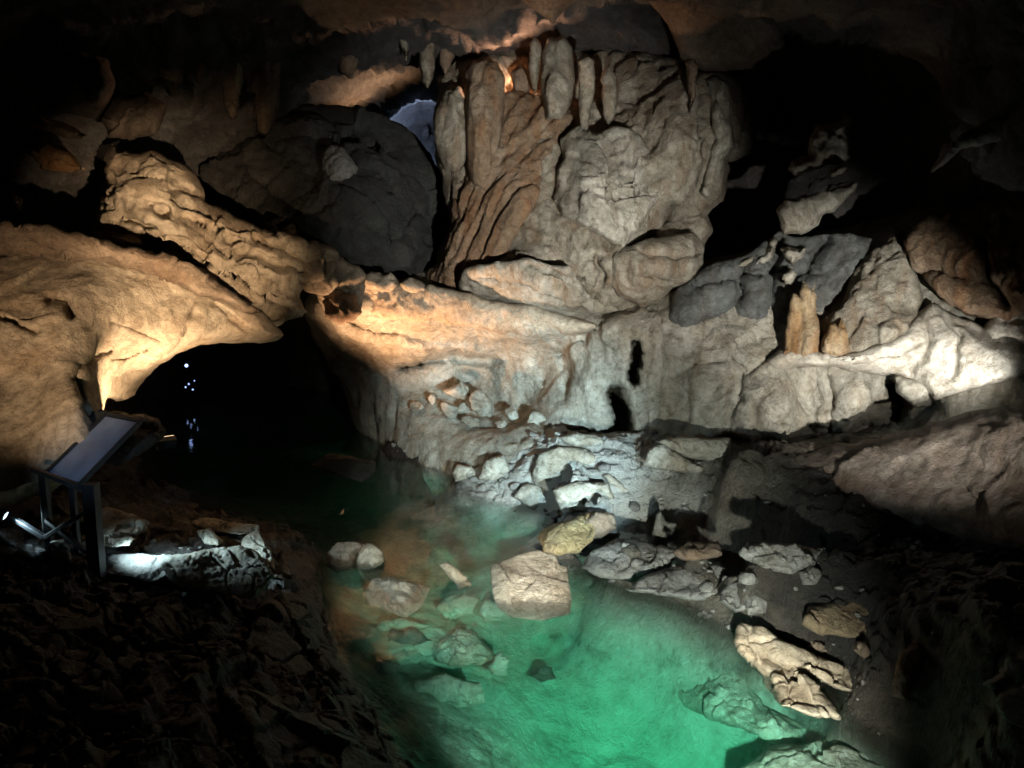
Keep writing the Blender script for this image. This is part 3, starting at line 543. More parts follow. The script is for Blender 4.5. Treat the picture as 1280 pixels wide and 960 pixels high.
tp = np.concatenate([tp, [[-14, 3, 1.8], [14, 3, 1.2], [0, 1.5, -.8], [-16, 14, 1], [16, 12, 1.6], [-12, 26, -.5], [0, 26, 1.2], [12, 24, 2], [-5, 24, -.5], [-4, 2, 1.4], [6, 2, .8]]])
def hgt(x, y, fine=True):
    q = np.stack([np.ravel(x), np.ravel(y)], -1)
    z = rbf(tp, q, 2e-3, 1.0)
    z = np.clip(z, -1.7, 3.2)
    p3 = np.concatenate([q, (z * .6)[:, None]], 1)
    land = np.clip((z + .05) / .35, 0, 1)
    st = z + .22 * fbm(np.concatenate([q * np.array([.55, .9]), np.zeros((len(q), 1))], 1), 4, 71)
    k = st / .17; fr = k - np.floor(k); ss = np.clip((fr - .62) / .34, 0, 1); ss = ss * ss * (3 - 2 * ss)
    z = z + (.25 + .5 * land) * ((np.floor(k) + ss) * .17 - st + .09)
    z = z + (.25 + .75 * land) * detail(p3, [('fbm', .8, .10), ('facet', (.9, .9, 1), .10)]) 
    z = z + (.35 + .65 * land) * detail(p3, [('facet', (2.4, 2.4, 1), .06), ('facet', (5, 5, 1), .022), ('crack', .9, .07, {'w': .035}), ('crack', 2.2, .035, {'w': .04}), ('fbm', 6, .014), ('fbm', 14, .006)])
    return z
na, nr = 780, 660
th = np.linspace(R(36), R(146), na); rr_ = 2.2 * np.exp(np.linspace(0, math.log(30 / 2.2), nr))
TH, RR = np.meshgrid(th, rr_, indexing='ij')
X, Y = RR * np.cos(TH), RR * np.sin(TH)
Z = hgt(X, Y)
idx = np.arange(na * nr).reshape(na, nr)
quads = np.stack([idx[:-1, :-1].ravel(), idx[:-1, 1:].ravel(), idx[1:, 1:].ravel(), idx[1:, :-1].ravel()], -1)[:, ::-1]
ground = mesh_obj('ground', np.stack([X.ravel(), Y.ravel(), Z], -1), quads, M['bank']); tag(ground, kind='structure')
def gz(x, y): return float(hgt(np.array([x]), np.array([y]))[0])

def water_mat():
    m, t, N, L, B = nt('pool_water')
    out = N['Material Output']; N.remove(B)
    geo = N.new('ShaderNodeNewGeometry')
    n = N.new('ShaderNodeTexNoise'); n.inputs['Scale'].default_value = 2.2; n.inputs['Detail'].default_value = 3; L.new(geo.outputs['Position'], n.inputs['Vector'])
    bp = N.new('ShaderNodeBump'); bp.inputs['Strength'].default_value = .12; bp.inputs['Distance'].default_value = .05; L.new(n.outputs['Fac'], bp.inputs['Height'])
    # Schlick reflectance, the same from above and below (the body of water does not bend rays)
    dt = N.new('ShaderNodeVectorMath'); dt.operation = 'DOT_PRODUCT'; L.new(bp.outputs[0], dt.inputs[0]); L.new(geo.outputs['Incoming'], dt.inputs[1])
    def mth(op, a, b=None):
        x = N.new('ShaderNodeMath'); x.operation = op; x.use_clamp = op == 'SUBTRACT'
        for s, v in ((0, a), (1, b)):
            if v is None: continue
            if isinstance(v, (int, float)): x.inputs[s].default_value = v
            else: L.new(v, x.inputs[s])
        return x.outputs[0]
    pw = mth('POWER', mth('SUBTRACT', 1.0, mth('ABSOLUTE', dt.outputs['Value'])), 5.0)
    rf = mth('ADD', mth('MULTIPLY', pw, .98), .02)
    tr = N.new('ShaderNodeBsdfTransparent'); gl = N.new('ShaderNodeBsdfGlossy'); gl.inputs['Roughness'].default_value = .04; L.new(bp.outputs[0], gl.inputs['Normal'])
    mx = N.new('ShaderNodeMixShader'); L.new(rf, mx.inputs[0]); L.new(tr.outputs[0], mx.inputs[1]); L.new(gl.outputs[0], mx.inputs[2]); L.new(mx.outputs[0], out.inputs['Surface'])
    ab = N.new('ShaderNodeVolumeAbsorption'); ab.inputs['Color'].default_value = (.23, .93, .775, 1); ab.inputs['Density'].default_value = WATER_ABS
    sc = N.new('ShaderNodeVolumeScatter'); sc.inputs['Color'].default_value = (.35, 1, .75, 1); sc.inputs['Density'].default_value = WATER_SCAT
    ad = N.new('ShaderNodeAddShader'); L.new(ab.outputs[0], ad.inputs[0]); L.new(sc.outputs[0], ad.inputs[1]); L.new(ad.outputs[0], out.inputs['Volume'])
    return m
WATER_ABS, WATER_SCAT = .55, .012
wv = [(x, y, z) for z in (-2.6, 0) for x, y in ((-14, 1.6), (9, 1.6), (9, 27), (-14, 27))]
wf = [(3, 2, 1, 0), (4, 5, 6, 7), (0, 1, 5, 4), (1, 2, 6, 5), (2, 3, 7, 6), (3, 0, 4, 7)]
water = mesh_obj('water', wv, wf, water_mat(), False); tag(water, kind='structure')
# ------------------------------------------------------------------ loose rocks
def ground_depth(u, v, z=None):
    """depth at which the ray through a pixel meets the ground (or the level z)"""
    if z is not None: return float(px(at_z(u, v, z))[2])
    d = np.linspace(4, 24, 500); p = P(np.full(500, u), np.full(500, v), d); h = hgt(p[:, 0], p[:, 1])
    hit = np.where(p[:, 2] < h)[0]
    return float(d[hit[0]]) if len(hit) else float(px(at_z(u, v, .3))[2])
def traced(name, out, ctrl, mk, lab, group=None, back=.6, rw=10, rd=.15, spec=None, g=(), seed=1, cat='rock', step=1.6, rough=1.5, zb=None, sink=.06):
    low = max(out, key=lambda q: q[1]); d0 = min(ctrl, key=lambda c: (c[0] - low[0]) ** 2 + (c[1] - low[1]) ** 2)[2]
    k_ = (ground_depth(low[0], low[1], zb) + (sink if zb is None else 0)) / d0; ctrl = [(c[0], c[1], c[2] * k_) for c in ctrl]
    o = relief(name, out, ctrl, M[mk], step, back, rw, rd, spec or [('fbm', 1.6, .04), ('facet', (1.5, 1.5, 2.6), .07, {'tilt': .3}), ('facet', (4, 4, 7), .022, {'tilt': .3}), ('fbm', 5, .02), ('crack', 1.4, .04, {'w': .03}), ('fbm', 14, .010)], g, rough, seed, None, 30)
    return tag(o, lab, cat, group)
PG = 'boulders standing in the pool'
traced('boulder', [(614,708),(640,696),(672,688),(694,694),(700,706),(709,708),(714,748),(712,768),(680,776),(640,772),(622,760),(615,735)], [(614,710,7.75),(672,690,8.1),(705,708,7.85),(660,698,8.0),(640,730,7.42),(700,740,7.36),(712,768,7.15),(640,772,7.2),(680,776,7.1)], 'boulder', 'big pale wedge-shaped boulder standing in the pool', PG, .9, 4, .03, seed=201, zb=-0.12, rough=.9, spec=[('fbm', 1.5, .035), ('facet', (1.1, 1.1, 2.6), .045, {'tilt': .5}), ('fbm', 6, .016), ('fbm', 16, .007)])
traced('boulder', [(671,672),(680,660),(700,652),(722,643),(744,640),(748,655),(740,676),(722,690),(696,694),(678,690)], [(672,675,8.6),(745,642,8.9),(700,660,8.5),(720,688,8.25),(680,690,8.3)], 'ochre2', 'yellowish boulder at the shore behind the wedge-shaped boulder', PG, .7, 10, .2, seed=202, zb=.28)
traced('boulder', [(724,652),(746,638),(768,642),(770,660),(752,674),(730,676)], [(745,655,9.0)], 'brown', 'dull brown rock against the yellowish boulder', PG, .6, 12, .2, seed=203, zb=.3)
traced('boulder', [(408,706),(412,690),(422,678),(446,676),(460,680),(446,694),(440,712),(420,714)], [(430,690,8.5)], 'brown', 'brown half of the split rock near the left bank', PG, .5, 10, .15, seed=204, zb=-0.05)
traced('boulder', [(444,700),(450,680),(466,678),(480,688),(476,702),(462,712),(444,712)], [(460,692,8.4)], 'boulder', 'pale half of the split rock near the left bank', PG, .5, 10, .15, seed=205, zb=-0.05)
traced('boulder', [(452,740),(464,724),(490,722),(520,726),(540,734),(530,756),(508,770),(486,764),(460,756)], [(455,740,7.85),(535,735,7.9),(500,728,7.7),(500,765,7.35)], 'boulder', 'low pale boulder half under water below the split rock', PG, .6, 12, .2, seed=206, zb=-0.12)
traced('boulder', [(548,706),(560,702),(584,722),(590,732),(574,736),(560,720)], [(570,718,8.0)], 'boulder', 'narrow sliver of rock pointing out of the pool', PG, .4, 7, .1, seed=207, zb=-0.05)
traced('boulder', [(538,826),(550,800),(570,786),(590,786),(608,806),(622,822),(600,832),(560,834)], [(540,826,6.95),(580,788,7.1),(580,810,6.75),(620,824,6.8),(570,834,6.6)], 'boulder', 'flat grey-green boulder just below the water surface', PG, .5, 12, .15, seed=208, zb=-0.45)
traced('boulder', [(918,800),(924,780),(950,786),(990,806),(1030,824),(1066,836),(1086,848),(1082,866),(1050,866),(1020,852),(1040,878),(1052,900),(1020,896),(976,884),(958,860),(950,842),(936,830),(924,818)],
       [(920,790,6.9),(990,820,6.6),(1080,850,6.4),(1050,900,5.75),(980,880,5.95),(960,840,6.5),(1030,860,6.2)], 'sand', 'broken ochre boulder with a black hollow on the right shore', PG, .7, 9, .15, g=[([(940,836),(955,850),(962,868)], 8, .5), ([(960,826),(985,838)], 5, .25), ([(1010,845),(1040,865),(1060,872)], 4, .2)], seed=209, zb=.14,
       spec=[('fbm', 1.6, .05), ('facet', 2.0, .07), ('pit', 4, .04), ('crack', 2, .04, {'w': .04}), ('fbm', 14, .008)])
traced('boulder', [(836,862),(870,838),(912,830),(934,846),(954,880),(990,900),(1012,908),(1004,930),(970,930),(930,914),(890,900),(856,884)], [(840,862,6.9),(915,832,6.7),(900,870,6.35),(1010,910,5.9),(970,926,5.75),(900,900,6.2)], 'pale', 'smooth pale boulder sunk in the green water', PG, .6, 18, .25, seed=210, zb=-0.75)
traced('boulder', [(920,960),(960,936),(1010,930),(1060,912),(1110,908),(1150,920),(1180,944),(1190,990),(1000,1010),(920,1000)], [(930,960,5.7),(1060,915,5.8),(1180,950,5.6),(1050,960,5.35),(1000,1000,5.2)], 'pale', 'broad mint-lit boulder at the edge of the frame', PG, .7, 26, .3, seed=211, zb=-0.42)
def cz(u, v, z): return (u, v, float(px(at_z(u, v, z))[2]))
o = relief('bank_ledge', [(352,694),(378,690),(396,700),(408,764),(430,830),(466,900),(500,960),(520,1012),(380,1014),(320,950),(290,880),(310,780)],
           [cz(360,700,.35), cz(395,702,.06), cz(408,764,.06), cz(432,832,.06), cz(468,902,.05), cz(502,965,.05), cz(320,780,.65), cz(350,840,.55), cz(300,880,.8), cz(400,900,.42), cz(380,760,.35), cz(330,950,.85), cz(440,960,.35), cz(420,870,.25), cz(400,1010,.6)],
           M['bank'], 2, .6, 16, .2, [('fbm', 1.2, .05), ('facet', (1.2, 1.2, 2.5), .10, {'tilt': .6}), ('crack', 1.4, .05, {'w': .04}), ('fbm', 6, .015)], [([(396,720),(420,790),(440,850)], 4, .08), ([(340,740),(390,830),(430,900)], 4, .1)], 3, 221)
tag(o, 'sloping brown rock ledge running along the left edge of the pool', 'rock ledge')
BG = 'stones lying under the green water'
for k, (out, z, lab) in enumerate([
 ([(470,800),(490,786),(520,790),(540,800),(520,808),(484,810)], -.34, 'dark flat stone under water beside the grey-green boulder'),
 ([(596,764),(608,752),(632,754),(644,768),(628,778),(604,776)], -.25, 'sunken stone touching the foot of the wedge-shaped boulder'),
 ([(540,760),(560,742),(600,744),(590,766),(560,778)], -.3, 'sunken slab between the sliver of rock and the wedge-shaped boulder'),
 ([(470,780),(500,772),(540,782),(520,790),(480,792)], -.3, 'pale sunken stone just beyond the dark flat one'),
 ([(520,850),(560,842),(600,856),(606,880),(560,890),(520,876)], -.45, 'broad sunken slab nearest below the grey-green boulder'),
 ([(606,830),(626,812),(640,826),(632,848),(614,846)], -.4, 'small sunken stone at the right end of the grey-green boulder'),
 ([(660,844),(672,832),(690,834),(694,848),(676,854)], -.6, 'lone dark sunken stone in the middle of the pool'),
 ([(780,842),(800,834),(812,844),(796,852)], -.6, 'small dark sunken stone beyond the smooth sunk boulder'),
 ([(500,930),(520,916),(552,920),(560,940),(530,950)], -.45, 'sunken stone close to the brown ledge at the frame edge'),
 ([(450,836),(470,822),(500,830),(490,852),(462,856)], -.3, 'sunken stone lying along the foot of the brown ledge')]):
    c = np.mean(out, 0)
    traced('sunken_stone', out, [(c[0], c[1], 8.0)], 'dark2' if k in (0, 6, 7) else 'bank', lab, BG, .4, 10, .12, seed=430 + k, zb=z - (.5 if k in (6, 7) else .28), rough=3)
SG = 'slabs along the right shore'
for k, (out, d, lab, mk, tl) in enumerate([
 ([(740,690),(770,672),(812,676),(850,690),(830,712),(790,726),(750,722),(726,710)], 8.35, 'flat layered slab next to the yellowish boulder', 'grey', .4),
 ([(776,662),(810,646),(850,648),(858,664),(830,676),(790,678)], 9.0, 'dull grey slab behind the layered slab', 'grey', .3),
 ([(782,738),(800,722),(850,706),(900,702),(914,716),(900,744),(880,752),(830,746)], 7.8, 'wide slab with a pale wet edge above the green water', 'grey', .4),
 ([(838,690),(862,676),(900,676),(904,694),(880,700),(850,700)], 8.4, 'small brown slab stacked behind the wide wet slab', 'brown', .2),
 ([(896,752),(912,722),(946,718),(976,726),(968,746),(946,764),(920,766)], 7.6, 'squarish dark slab split by a crack from the wide one', 'grey', .3),
 ([(922,692),(934,676),(980,680),(1030,684),(1020,704),(990,716),(950,710)], 8.2, 'long low slab lying under the dim ledge', 'grey', .25),
 ([(1004,780),(1010,760),(1040,752),(1090,748),(1130,756),(1144,780),(1120,794),(1070,798),(1030,794)], 7.1, 'large dull ochre slab above the broken boulder', 'ochre3', .3),
 ([(1008,808),(1014,796),(1036,798),(1044,816),(1026,820)], 6.75, 'small rounded stone left of the pair under the ochre slab', 'brown', .15),
 ([(1064,812),(1070,800),(1086,800),(1092,818),(1080,824)], 6.7, 'small rounded stone right of the pair under the ochre slab', 'brown', .15),
 ([(1112,872),(1118,830),(1140,790),(1160,790),(1156,830),(1132,876)], 6.4, 'tall dim rock standing in the dark beside the ochre slab', 'brown', .2),
 ([(930,738),(950,742),(964,752),(956,768),(934,768),(930,754)], 7.3, 'little slab leaning on the squarish dark slab', 'grey', .15),
 ([(1000,716),(1012,706),(1024,716),(1020,730),(1004,730)], 7.9, 'tiny grey stone at the end of the long low slab', 'grey', .12),
 ([(1226,856),(1260,832),(1310,818),(1320,836),(1280,850),(1240,862)], 5.9, 'bluish rock edge catching light in the dark corner', 'grey', .15),
 ([(1250,880),(1276,862),(1330,850),(1340,900),(1280,912),(1256,900)], 5.6, 'dim bluish boulder in the dark corner', 'grey', .2)]):
    o = np.array(out, float); c = o.mean(0); vmin, vmax = o[:, 1].min(), o[:, 1].max()
    traced('slab', out, [(c[0], vmin, d + tl), (c[0] - 30, c[1], d), (c[0] + 30, c[1], d), (c[0], vmax, d - tl * .7)], mk, lab, SG, .5, 12, .2, seed=230 + k, sink=-.22)
SH = 'blocks on the lit far shore'
for k, (out, d, lab) in enumerate([
 ([(564,592),(570,580),(590,582),(600,596),(584,602),(568,602)], 14.4, 'small block at the tip of the far shore'),
 ([(562,578),(574,566),(586,570),(590,582),(572,584)], 14.8, 'rounded block behind the shore-tip block'),
 ([(596,600),(606,574),(630,570),(638,588),(622,606)], 13.9, 'slanted pale block on the far shore'),
 ([(664,590),(672,568),(700,556),(730,560),(752,570),(740,590),(716,600),(690,606),(668,604)], 12.9, 'largest bluish-white outcrop on the far shore'),
 ([(750,594),(760,592),(786,610),(792,618),(776,618)], 11.9, 'thin pale sliver lying beside the outcrop'),
 ([(690,612),(720,600),(760,604),(766,622),(740,640),(704,642)], 11.8, 'stepped bluish block nearest the yellowish boulder'),
 ([(640,620),(660,604),(690,610),(692,632),(668,640)], 12.3, 'low cracked block along the waterline'),
 ([(804,582),(812,560),(830,556),(846,566),(884,584),(880,592),(840,590)], 12.4, 'pale wedge of rock right of the black hole'),
 ([(820,552),(850,545),(912,548),(914,570),(890,580),(850,570)], 12.8, 'square grey block at the foot of the wall'),
 ([(696,548),(720,540),(752,546),(756,556),(720,560)], 13.9, 'flat pale stone beside the black hole')]):
    c = np.mean(out, 0)
    traced('shore_block', out, [(c[0], c[1], d)], 'pale', lab, SH, .7, 9, .2, seed=260 + k, sink=.0)
# rubble on the alcove shelf: every stone its own
rng = np.random.RandomState(5)
RUB = []
lab_r = ['cracked boulder leaning on the alcove wall', 'round stone next to the alcove boulder', 'squat stone in the middle of the alcove rubble', 'angular block in front of the alcove boulder', 'flat stone at the outer edge of the rubble', 'small stone at the dark end of the rubble', 'broken stone near the blue-lit flowstone', 'low stone on the alcove lip', 'little grey stone behind the angular block', 'pale chip lying on the alcove lip']
for k, (u, v, d, s) in enumerate([(572,488,17.0,.32),(541,498,17.1,.16),(560,512,16.9,.22),(606,508,16.6,.38),(640,516,16.4,.24),(520,508,17.3,.18),(668,528,15.9,.22),(590,528,16.6,.2),(580,510,17.1,.2),(626,532,16.2,.16)]):
    rock('rubble_stone', P(u, v, d), (s * .75, s * .65, s * .5), 300 + k, M['pale'], lab_r[k], 'stone', 'rubble on the alcove shelf', sub=4, planes=9, sharp=40, tilt=(.3 * k, .2, .5 * k))
# gravel and grit between the larger rocks (nobody could count it)
rng = np.random.RandomState(77); GV, GF, nv = [], [], 0
shapes = [rock_shape((1, .85, .7), 900 + k, sub=2, planes=9, sharp=30, spec=[('fbm', 1.2, .12)]) for k in range(8)]
def scatter(n, u0, u1, v0, v1, smin, smax, ok):
    global nv
    uu = rng.uniform(u0, u1, n); vv = rng.uniform(v0, v1, n)
    for u, v in zip(uu, vv):
        if not ok(u, v): continue
        p = at_z(u, v, .35); x, y = p[0] + rng.normal() * .1, p[1] + rng.normal() * .1
        pts_.append((x, y, smin * (smax / smin) ** rng.uniform() ** 1.6))
pts_ = []
scatter(900, 480, 930, 548, 770, .018, .10, lambda u, v: v - 560 > (u - 480) * .30 - 10)
scatter(500, 480, 900, 545, 640, .02, .11, lambda u, v: True)
scatter(160, 880, 1180, 640, 880, .012, .05, lambda u, v: True)
scatter(160, 120, 460, 640, 760, .012, .05, lambda u, v: True)
pts_ = np.array(pts_); hz = hgt(pts_[:, 0], pts_[:, 1])
for (x, y, sz), z in zip(pts_, hz):
    if z < -.12: continue
    v, f = shapes[rng.randint(8)]; a = rng.uniform(0, 6.28); q = rotv(v * sz, 'z', a)
    GV.append(q + np.array([x, y, z + sz * .2])); GF.append(f + nv); nv += len(v)
gravel = mesh_obj('gravel', np.concatenate(GV), np.concatenate(GF), M['grey']); tag(gravel, kind='stuff')
# lit rocks on the left ledge
LG = 'white-lit rocks on the left ledge'
GR = [('fbm', 1.5, .04), ('facet', (2, 2, 4), .05, {'tilt': .5}), ('pit', 11, .018), ('crack', (1.5, 1.5, 4), .04, {'w': .05, 'tilt': .5}), ('fbm', 20, .012)]
for k, (out, d, lab) in enumerate([
 ([(116,640),(132,634),(150,638),(170,644),(186,652),(184,664),(170,670),(140,672),(116,668)], 8.5, 'granular pale rock just behind the sign legs'),
 ([(128,668),(150,664),(168,672),(162,682),(140,684),(126,680)], 8.25, 'smooth flat stone at the foot of the granular rock'),
 ([(118,690),(160,690),(214,694),(218,714),(190,730),(150,722),(118,716)], 8.0, 'dull blue-grey rock below the sign legs'),
 ([(200,706),(214,694),(240,690),(270,684),(300,680),(322,690),(336,706),(344,720),(330,736),(316,750),(270,742),(224,734),(212,726)], 7.9, 'broad rough rock sheet lit white with a grainy surface'),
 ([(300,680),(310,664),(326,668),(340,690),(345,712),(330,708),(316,696)], 8.05, 'jagged blue-white rock at the end of the rough sheet'),
 ([(246,664),(262,660),(278,676),(272,682),(256,680)], 8.3, 'smooth bluish stone between the dark gap and the rough sheet'),
 ([(238,652),(252,646),(290,652),(324,656),(326,668),(300,668),(262,664)], 8.7, 'brownish rim of rock above the rough sheet'),
 ([(62,676),(80,672),(90,680),(88,698),(70,700),(60,690)], 8.3, 'small blue-white rock seen between the sign legs')]):
    o = np.array(out, float); c = o.mean(0); vmin, vmax = o[:, 1].min(), o[:, 1].max()
    traced('ledge_rock', out, [(c[0], vmin, d + .35), (c[0] - 40, c[1], d), (c[0] + 40, c[1], d), (c[0], vmax, d - .3)], 'grey' if k in (2,) else 'pale', lab, LG, .5, 8, .1, spec=GR, seed=330 + k, step=1.3, sink=-.38)
# dark rock ledge that hides the warm floodlight
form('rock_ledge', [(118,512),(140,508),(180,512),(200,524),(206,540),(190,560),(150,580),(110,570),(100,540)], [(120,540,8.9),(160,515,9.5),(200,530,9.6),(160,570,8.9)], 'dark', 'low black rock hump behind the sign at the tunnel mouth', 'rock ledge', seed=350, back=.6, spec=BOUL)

# ------------------------------------------------------------------ information sign
def box_pts(c, ex, ey, ez):
    c, ex, ey, ez = map(np.asarray, (c, ex, ey, ez)); v = []
    for sz in (-1, 1):
        for sx, sy in ((-1, -1), (1, -1), (1, 1), (-1, 1)): v.append(c + sx * ex + sy * ey + sz * ez)
    return v, [(3, 2, 1, 0), (4, 5, 6, 7), (0, 1, 5, 4), (1, 2, 6, 5), (2, 3, 7, 6), (3, 0, 4, 7)]
def solid(name, boxes, mat, parent, bevel=.006, sub_parent=None):
    V, Fc = [], []
    for c, ex, ey, ez in boxes:
        v, f = box_pts(c, ex, ey, ez); n = len(V); V += v; Fc += [tuple(i + n for i in q) for q in f]
    me = bpy.data.meshes.new(name); me.from_pydata([tuple(map(float, v)) for v in V], [], Fc); me.update()
    o = bpy.data.objects.new(name, me); COL.objects.link(o); me.materials.append(mat)
    o.parent = parent; o.matrix_parent_inverse.identity()
    if parent is not None and parent.type == 'EMPTY': o.location = -np.array(parent.location)
    b = o.modifiers.new('bevel', 'BEVEL'); b.width = bevel; b.segments = 2
    return o
def bar(a, b, w, up=(0, 0, 1)):
    a, b = np.asarray(a, float), np.asarray(b, float); d = b - a; L = np.linalg.norm(d); d /= L
    s = np.cross(d, up); 
    if np.linalg.norm(s) < .05: s = np.cross(d, (1, 0, 0))
    s /= np.linalg.norm(s); t = np.cross(s, d)
    return ((a + b) / 2, d * L / 2, s * w / 2, t * w / 2)
# panel corners (far-left, far-right, near-right, near-left)
SK = 1.157
pc = [P(132, 522, 7.75 * SK), P(178, 523, 7.35 * SK), P(98, 611, 6.75 * SK), P(58, 590, 7.1 * SK)]
pc = np.array(pc); o_ = pc.mean(0); ex = ((pc[1] + pc[2]) - (pc[0] + pc[3])) / 4; ey = ((pc[0] + pc[1]) - (pc[2] + pc[3])) / 4
nz = np.cross(ex, ey); nz /= np.linalg.norm(nz); 
if nz[2] < 0: nz = -nz
exu, eyu = ex / np.linalg.norm(ex), ey / np.linalg.norm(ey)
foot = np.array([*at_z(96, 712, .8)]); 
sign = thing('information_sign', o_ - np.array([0, 0, o_[2] - gz(o_[0], o_[1])]), 'slanted information panel on dark braced legs by the left ledge', 'sign')
solid('panel_board', [(o_ - nz * .015, ex, ey, nz * .012)], M['metal'], sign)
rim = .022
solid('panel_frame', [(o_ + ex * s + nz * .008, exu * rim, ey + eyu * rim, nz * .02) for s in (-1, 1)] + [(o_ + ey * s + nz * .008, ex - exu * rim * 1.05, eyu * rim, nz * .019) for s in (-1, 1)], M['metal'], sign)
solid('display_sheet', [(o_ + nz * .003, ex * .92, ey * .93, nz * .003)], M['sheet'], sign, .001)
def at_depth(u, v, d): return P(u, v, d)
base_z = lambda p: gz(p[0], p[1]) - .05
def leg_line(u0, v0, u1, v1, d): return P(u0, v0, d * SK), P(u1, v1, d * SK)
for u0, v0, u1, v1, d, w_ in ((113, 604, 113, 722, 6.7, .125), (90, 606, 90, 705, 6.95, .06), (54, 592, 56, 700, 7.1, .075)):
    a_, b_ = leg_line(u0, v0, u1, v1, d); b_[0], b_[1] = a_[0], a_[1]; b_[2] = gz(a_[0], a_[1]) - .05
    solid('leg', [bar(b_, a_, w_, (0, 1, 0))], M['black'], sign)
for q in (((56, 672), (108, 640)), ((58, 650), (108, 690))):
    solid('brace', [bar(P(*q[0], 7.08 * SK), P(*q[1], 6.76 * SK), .045)], M['black'], sign)
solid('cross_rail', [bar(P(40, 586, 7.14 * SK), P(116, 616, 6.68 * SK), .05)], M['metal'], sign)
solid('cross_rail', [bar(P(4, 640, 7.3 * SK), P(56, 672, 7.08 * SK), .05)], M['metal'], sign)

# ------------------------------------------------------------------ floodlights
def flood(pos, aim, col, energy, angle, label, blend=1.0, size=.06, scale=1.0, vis=True, lens=1.0, kind='SPOT'):
    pos, aim = np.array(pos, float), np.array(aim, float)
    d = aim - pos; d /= np.linalg.norm(d)
    ld = bpy.data.lights.new('floodlight_beam', 'SPOT'); ld.energy = energy; ld.color = col; ld.spot_size = R(angle); ld.spot_blend = blend; ld.shadow_soft_size = size
    root = thing('floodlight', pos, label, 'floodlight')
    lo = bpy.data.objects.new('beam', ld); COL.objects.link(lo); lo.parent = root
    from mathutils import Vector
    lo.rotation_euler = Vector(d).to_track_quat('-Z', 'Y').to_euler(); lo.location = d * .02
    if not vis: return root
    s = .09 * scale; up = np.array([0, 0, 1.0]); sd = np.cross(d, up); sd /= np.linalg.norm(sd); u2 = np.cross(sd, d)
    c = pos - d * s * 1.3
    h = solid('housing', [(c - d * s * .2, sd * s * 1.25, u2 * s * .85, d * s * .55)], M['black'], root, .012)
    solid('glass_lens', [(c + d * s * .42, sd * s * 1.1, u2 * s * .7, d * s * .06)], emat(col, lens), root, .003)
    solid('bracket', [(c + sd * s * 1.36 * q - u2 * s * .5, sd * s * .07, u2 * s * .75, d * s * .2) for q in (-1, 1)] + [(c - u2 * s * 1.2, sd * s * 1.42, u2 * s * .07, d * s * .22)], M['black'], root, .003)
    if 'pole' in label:
        g = gz(pos[0], max(pos[1], 2.2)) - .3
        solid('pole', [bar((c[0], c[1], g), c - u2 * s * 1.15, .05)], M['black'], root, .004)  # added mounts for the lamps standing out of view
    return root
_em = {}
def emat(col, s):
    k = (col, s)
    if k not in _em:
        m, t, N, L, B = nt('lamp_glass'); B.inputs['Base Color'].default_value = (.8, .8, .8, 1); B.inputs['Emission Color'].default_value = (*col, 1); B.inputs['Emission Strength'].default_value = s
        B.inputs['Roughness'].default_value = .2; _em[k] = m
    return _em[k]
WARM = (1.0, .70, .43); ORNG = (1.0, .56, .30); COOL = (.62, .89, 1.0); NEUT = (1.0, .985, .92); MINT = (.92, 1.0, .90); BLUE = (.48, .63, 1.0)
def on_ground(u, v, h):
    p = P(u, v, ground_depth(u, v)); return np.array([p[0], p[1], gz(p[0], p[1]) + h])
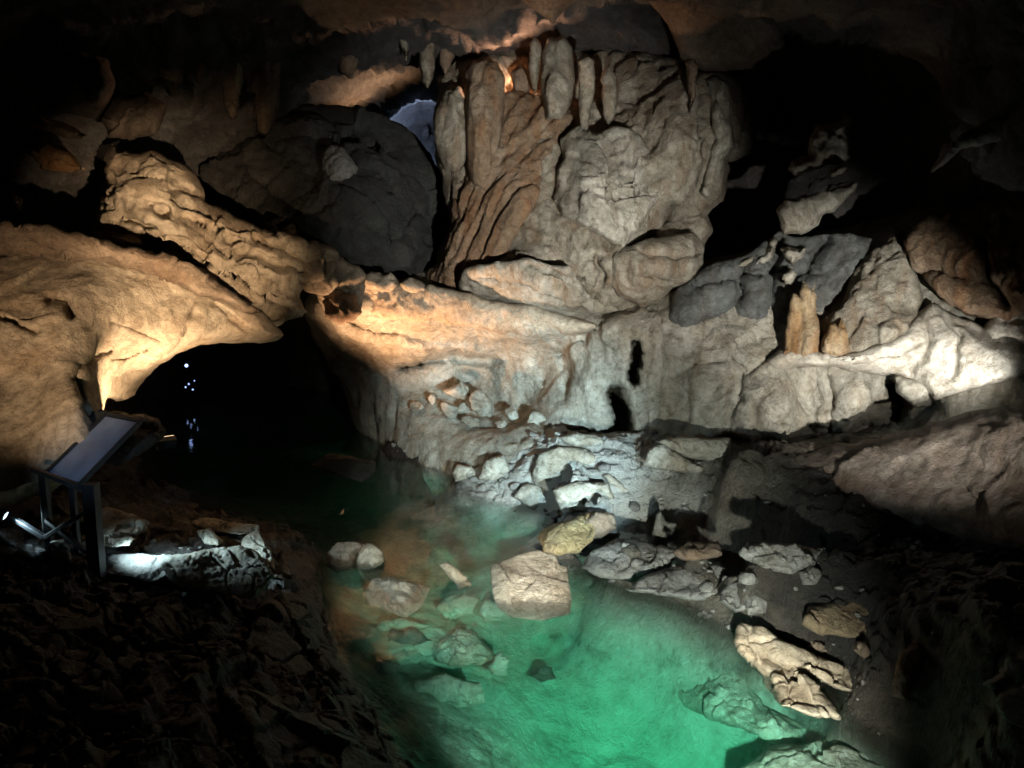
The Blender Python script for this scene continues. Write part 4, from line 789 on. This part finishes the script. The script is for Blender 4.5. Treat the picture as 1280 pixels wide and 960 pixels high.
LIGHTS = [
 # pos, aim, colour, energy, cone, label
 (P(205, 545, 10.4), P(160, 445, 11.4), WARM, 420, 110, 'warm floodlight behind the black hump at the tunnel mouth'),
 ((-4.2, 2.0, 2.0), P(125, 375, 10.2), WARM, 2700, 26, 'warm floodlight on an added pole on the near bank aimed at the smooth arch'),
 ((.4, 2.4, 2.2), P(230, 310, 12.8), WARM, 9500, 20, 'added warm floodlight on a pole by the near shore aimed at the fractured ledge'),  # added lamp that side-lights the fractured ledge
 (P(425, 568, 14.9), P(520, 395, 16.0), ORNG, 1750, 96, 'orange floodlight low beside the tunnel'),
 (P(846, 572, 13.1), P(745, 480, 15.2), COOL, 340, 120, 'cool floodlight tucked behind the pale wedge of rock'),
 ((2.6, 2.4, 2.2), P(685, 268, 14.5), NEUT, 8600, 37, 'white floodlight on an added pole by the near shore aimed at the hanging rock'),
 ((2.2, 2.3, 2.2), P(665, 525, 14.5), COOL, 12500, 23, 'added cool floodlight on a pole by the near shore aimed at the far shore'),  # added fill brightening the far shore from an unseen spot
 ((1.3, 3.0, 1.3), P(850, 910, 6.5), MINT, 3400, 62, 'mint floodlight on an added pole by the near shore aimed low over the pool'),
 ((-.3, 2.5, 1.9), P(540, 700, 11.0), MINT, 3600, 21, 'added mint floodlight on a pole by the near shore aimed up the channel'),  # added to brighten the channel bed under the warm reflection
 ((.2, 2.4, 2.2), P(668, 725, 9.6), (1.0, .95, .86), 5600, 9, 'added narrow floodlight on a pole by the near shore aimed at the wedge-shaped boulder'),  # added spotlight that lifts the wedge boulder
 (P(1245, 510, 10.7), P(1100, 400, 12.5), NEUT, 100, 130, 'white floodlight lying in the dark slot'),
 ((4.2, 2.4, 2.2), P(1040, 425, 12.8), NEUT, 8000, 27, 'added white floodlight on a pole by the near shore aimed at the wall'),  # added front fill for the right-hand wall
 (on_ground(14, 672, .2), P(150, 690, 8.6), COOL, 50, 90, 'small bright white floodlight on the ground beside the sign'),
 (P(114, 630, 8.1), P(300, 705, 8.9), COOL, 420, 90, 'added white floodlight fixed behind the thick sign leg'),  # added lamp so the ledge rocks catch white light
 (P(572, 150, 28.5), P(528, 150, 36), BLUE, 2600, 150, 'blue-white floodlight in the far chamber'),
 (P(497, 174, 21.5), P(462, 108, 21), ORNG, 420, 130, 'warm floodlight behind the dark boulder'),
 (P(800, 85, 16.8), P(765, 40, 16.5), (1.0, .47, .24), 900, 140, 'orange floodlight above the hanging rock'),
 (P(655, 100, 17.2), P(610, 20, 14.5), (1.0, .50, .28), 420, 140, 'added orange floodlight hidden between the fluted columns'),  # extra lamp added for the warm ceiling glow
 ((-1.5, -.3, 4.6), P(115, 565, 8.3), (.45, .70, 1.0), 900, 9, 'added bluish fill lamp on a tall pole behind the viewpoint aimed at the sign'),  # added unseen source so the sign panel shows
]
for p, a_, c, e, ang, lab in LIGHTS:
    flood(p, a_, c, e, ang, lab, lens=4.0, scale=.45 if 'leg' in lab or 'slot' in lab or 'small bright' in lab else 1.0)
# far tiny blue lamps in the tunnel
for k, (u, v, s) in enumerate([(233,457,.055),(236,480,.03),(232,484,.03),(241,487,.03),(243,476,.022)]):
    v_, f_ = ico(2); o = mesh_obj('tunnel_lamp', v_ * s * np.array([1, .6, 1]), f_, emat((.35, .5, 1.0), 1.3 if k else 2.6)); o.location = P(u, v, 24)
    tag(o, ['largest blue-white lamp deep in the black tunnel', 'small blue lamp at the centre of the tunnel cluster', 'small blue lamp at the outer side of the tunnel cluster', 'small blue lamp lowest in the tunnel cluster', 'tiniest blue lamp topmost in the tunnel cluster'][k], 'lamp', 'blue lamps deep in the tunnel')

rock('rock', P(424, 582, 14.1), (.42, .3, .24), 411, M['dark'], 'low dark rock added at the tunnel waterline to hide a lamp', sub=4)  # added rock that screens the orange lamp's lens

# ------------------------------------------------------------------ world and render
wd = bpy.data.worlds.new('World'); scene.world = wd; wd.use_nodes = True
T = wd.node_tree; bg = T.nodes['Background']
sky = T.nodes.new('ShaderNodeTexSky'); sky.sky_type = 'NISHITA'; sky.sun_disc = False; sky.sun_elevation = R(5)
T.links.new(sky.outputs[0], bg.inputs[0]); bg.inputs[1].default_value = .0004
vs = scene.view_settings; vs.view_transform = 'Standard'; vs.look = 'None'; vs.gamma = 1; vs.use_curve_mapping = False; vs.exposure = .35
scene.render.engine = 'CYCLES'
cy = scene.cycles; cy.use_denoising = True; cy.max_bounces = 6; cy.diffuse_bounces = 2; cy.glossy_bounces = 2; cy.transparent_max_bounces = 8; cy.volume_bounces = 1
cy.sample_clamp_indirect = 4; cy.sample_clamp_direct = 0; cy.caustics_reflective = False; cy.caustics_refractive = False
try: cy.denoiser = 'OPENIMAGEDENOISE'
except Exception: pass
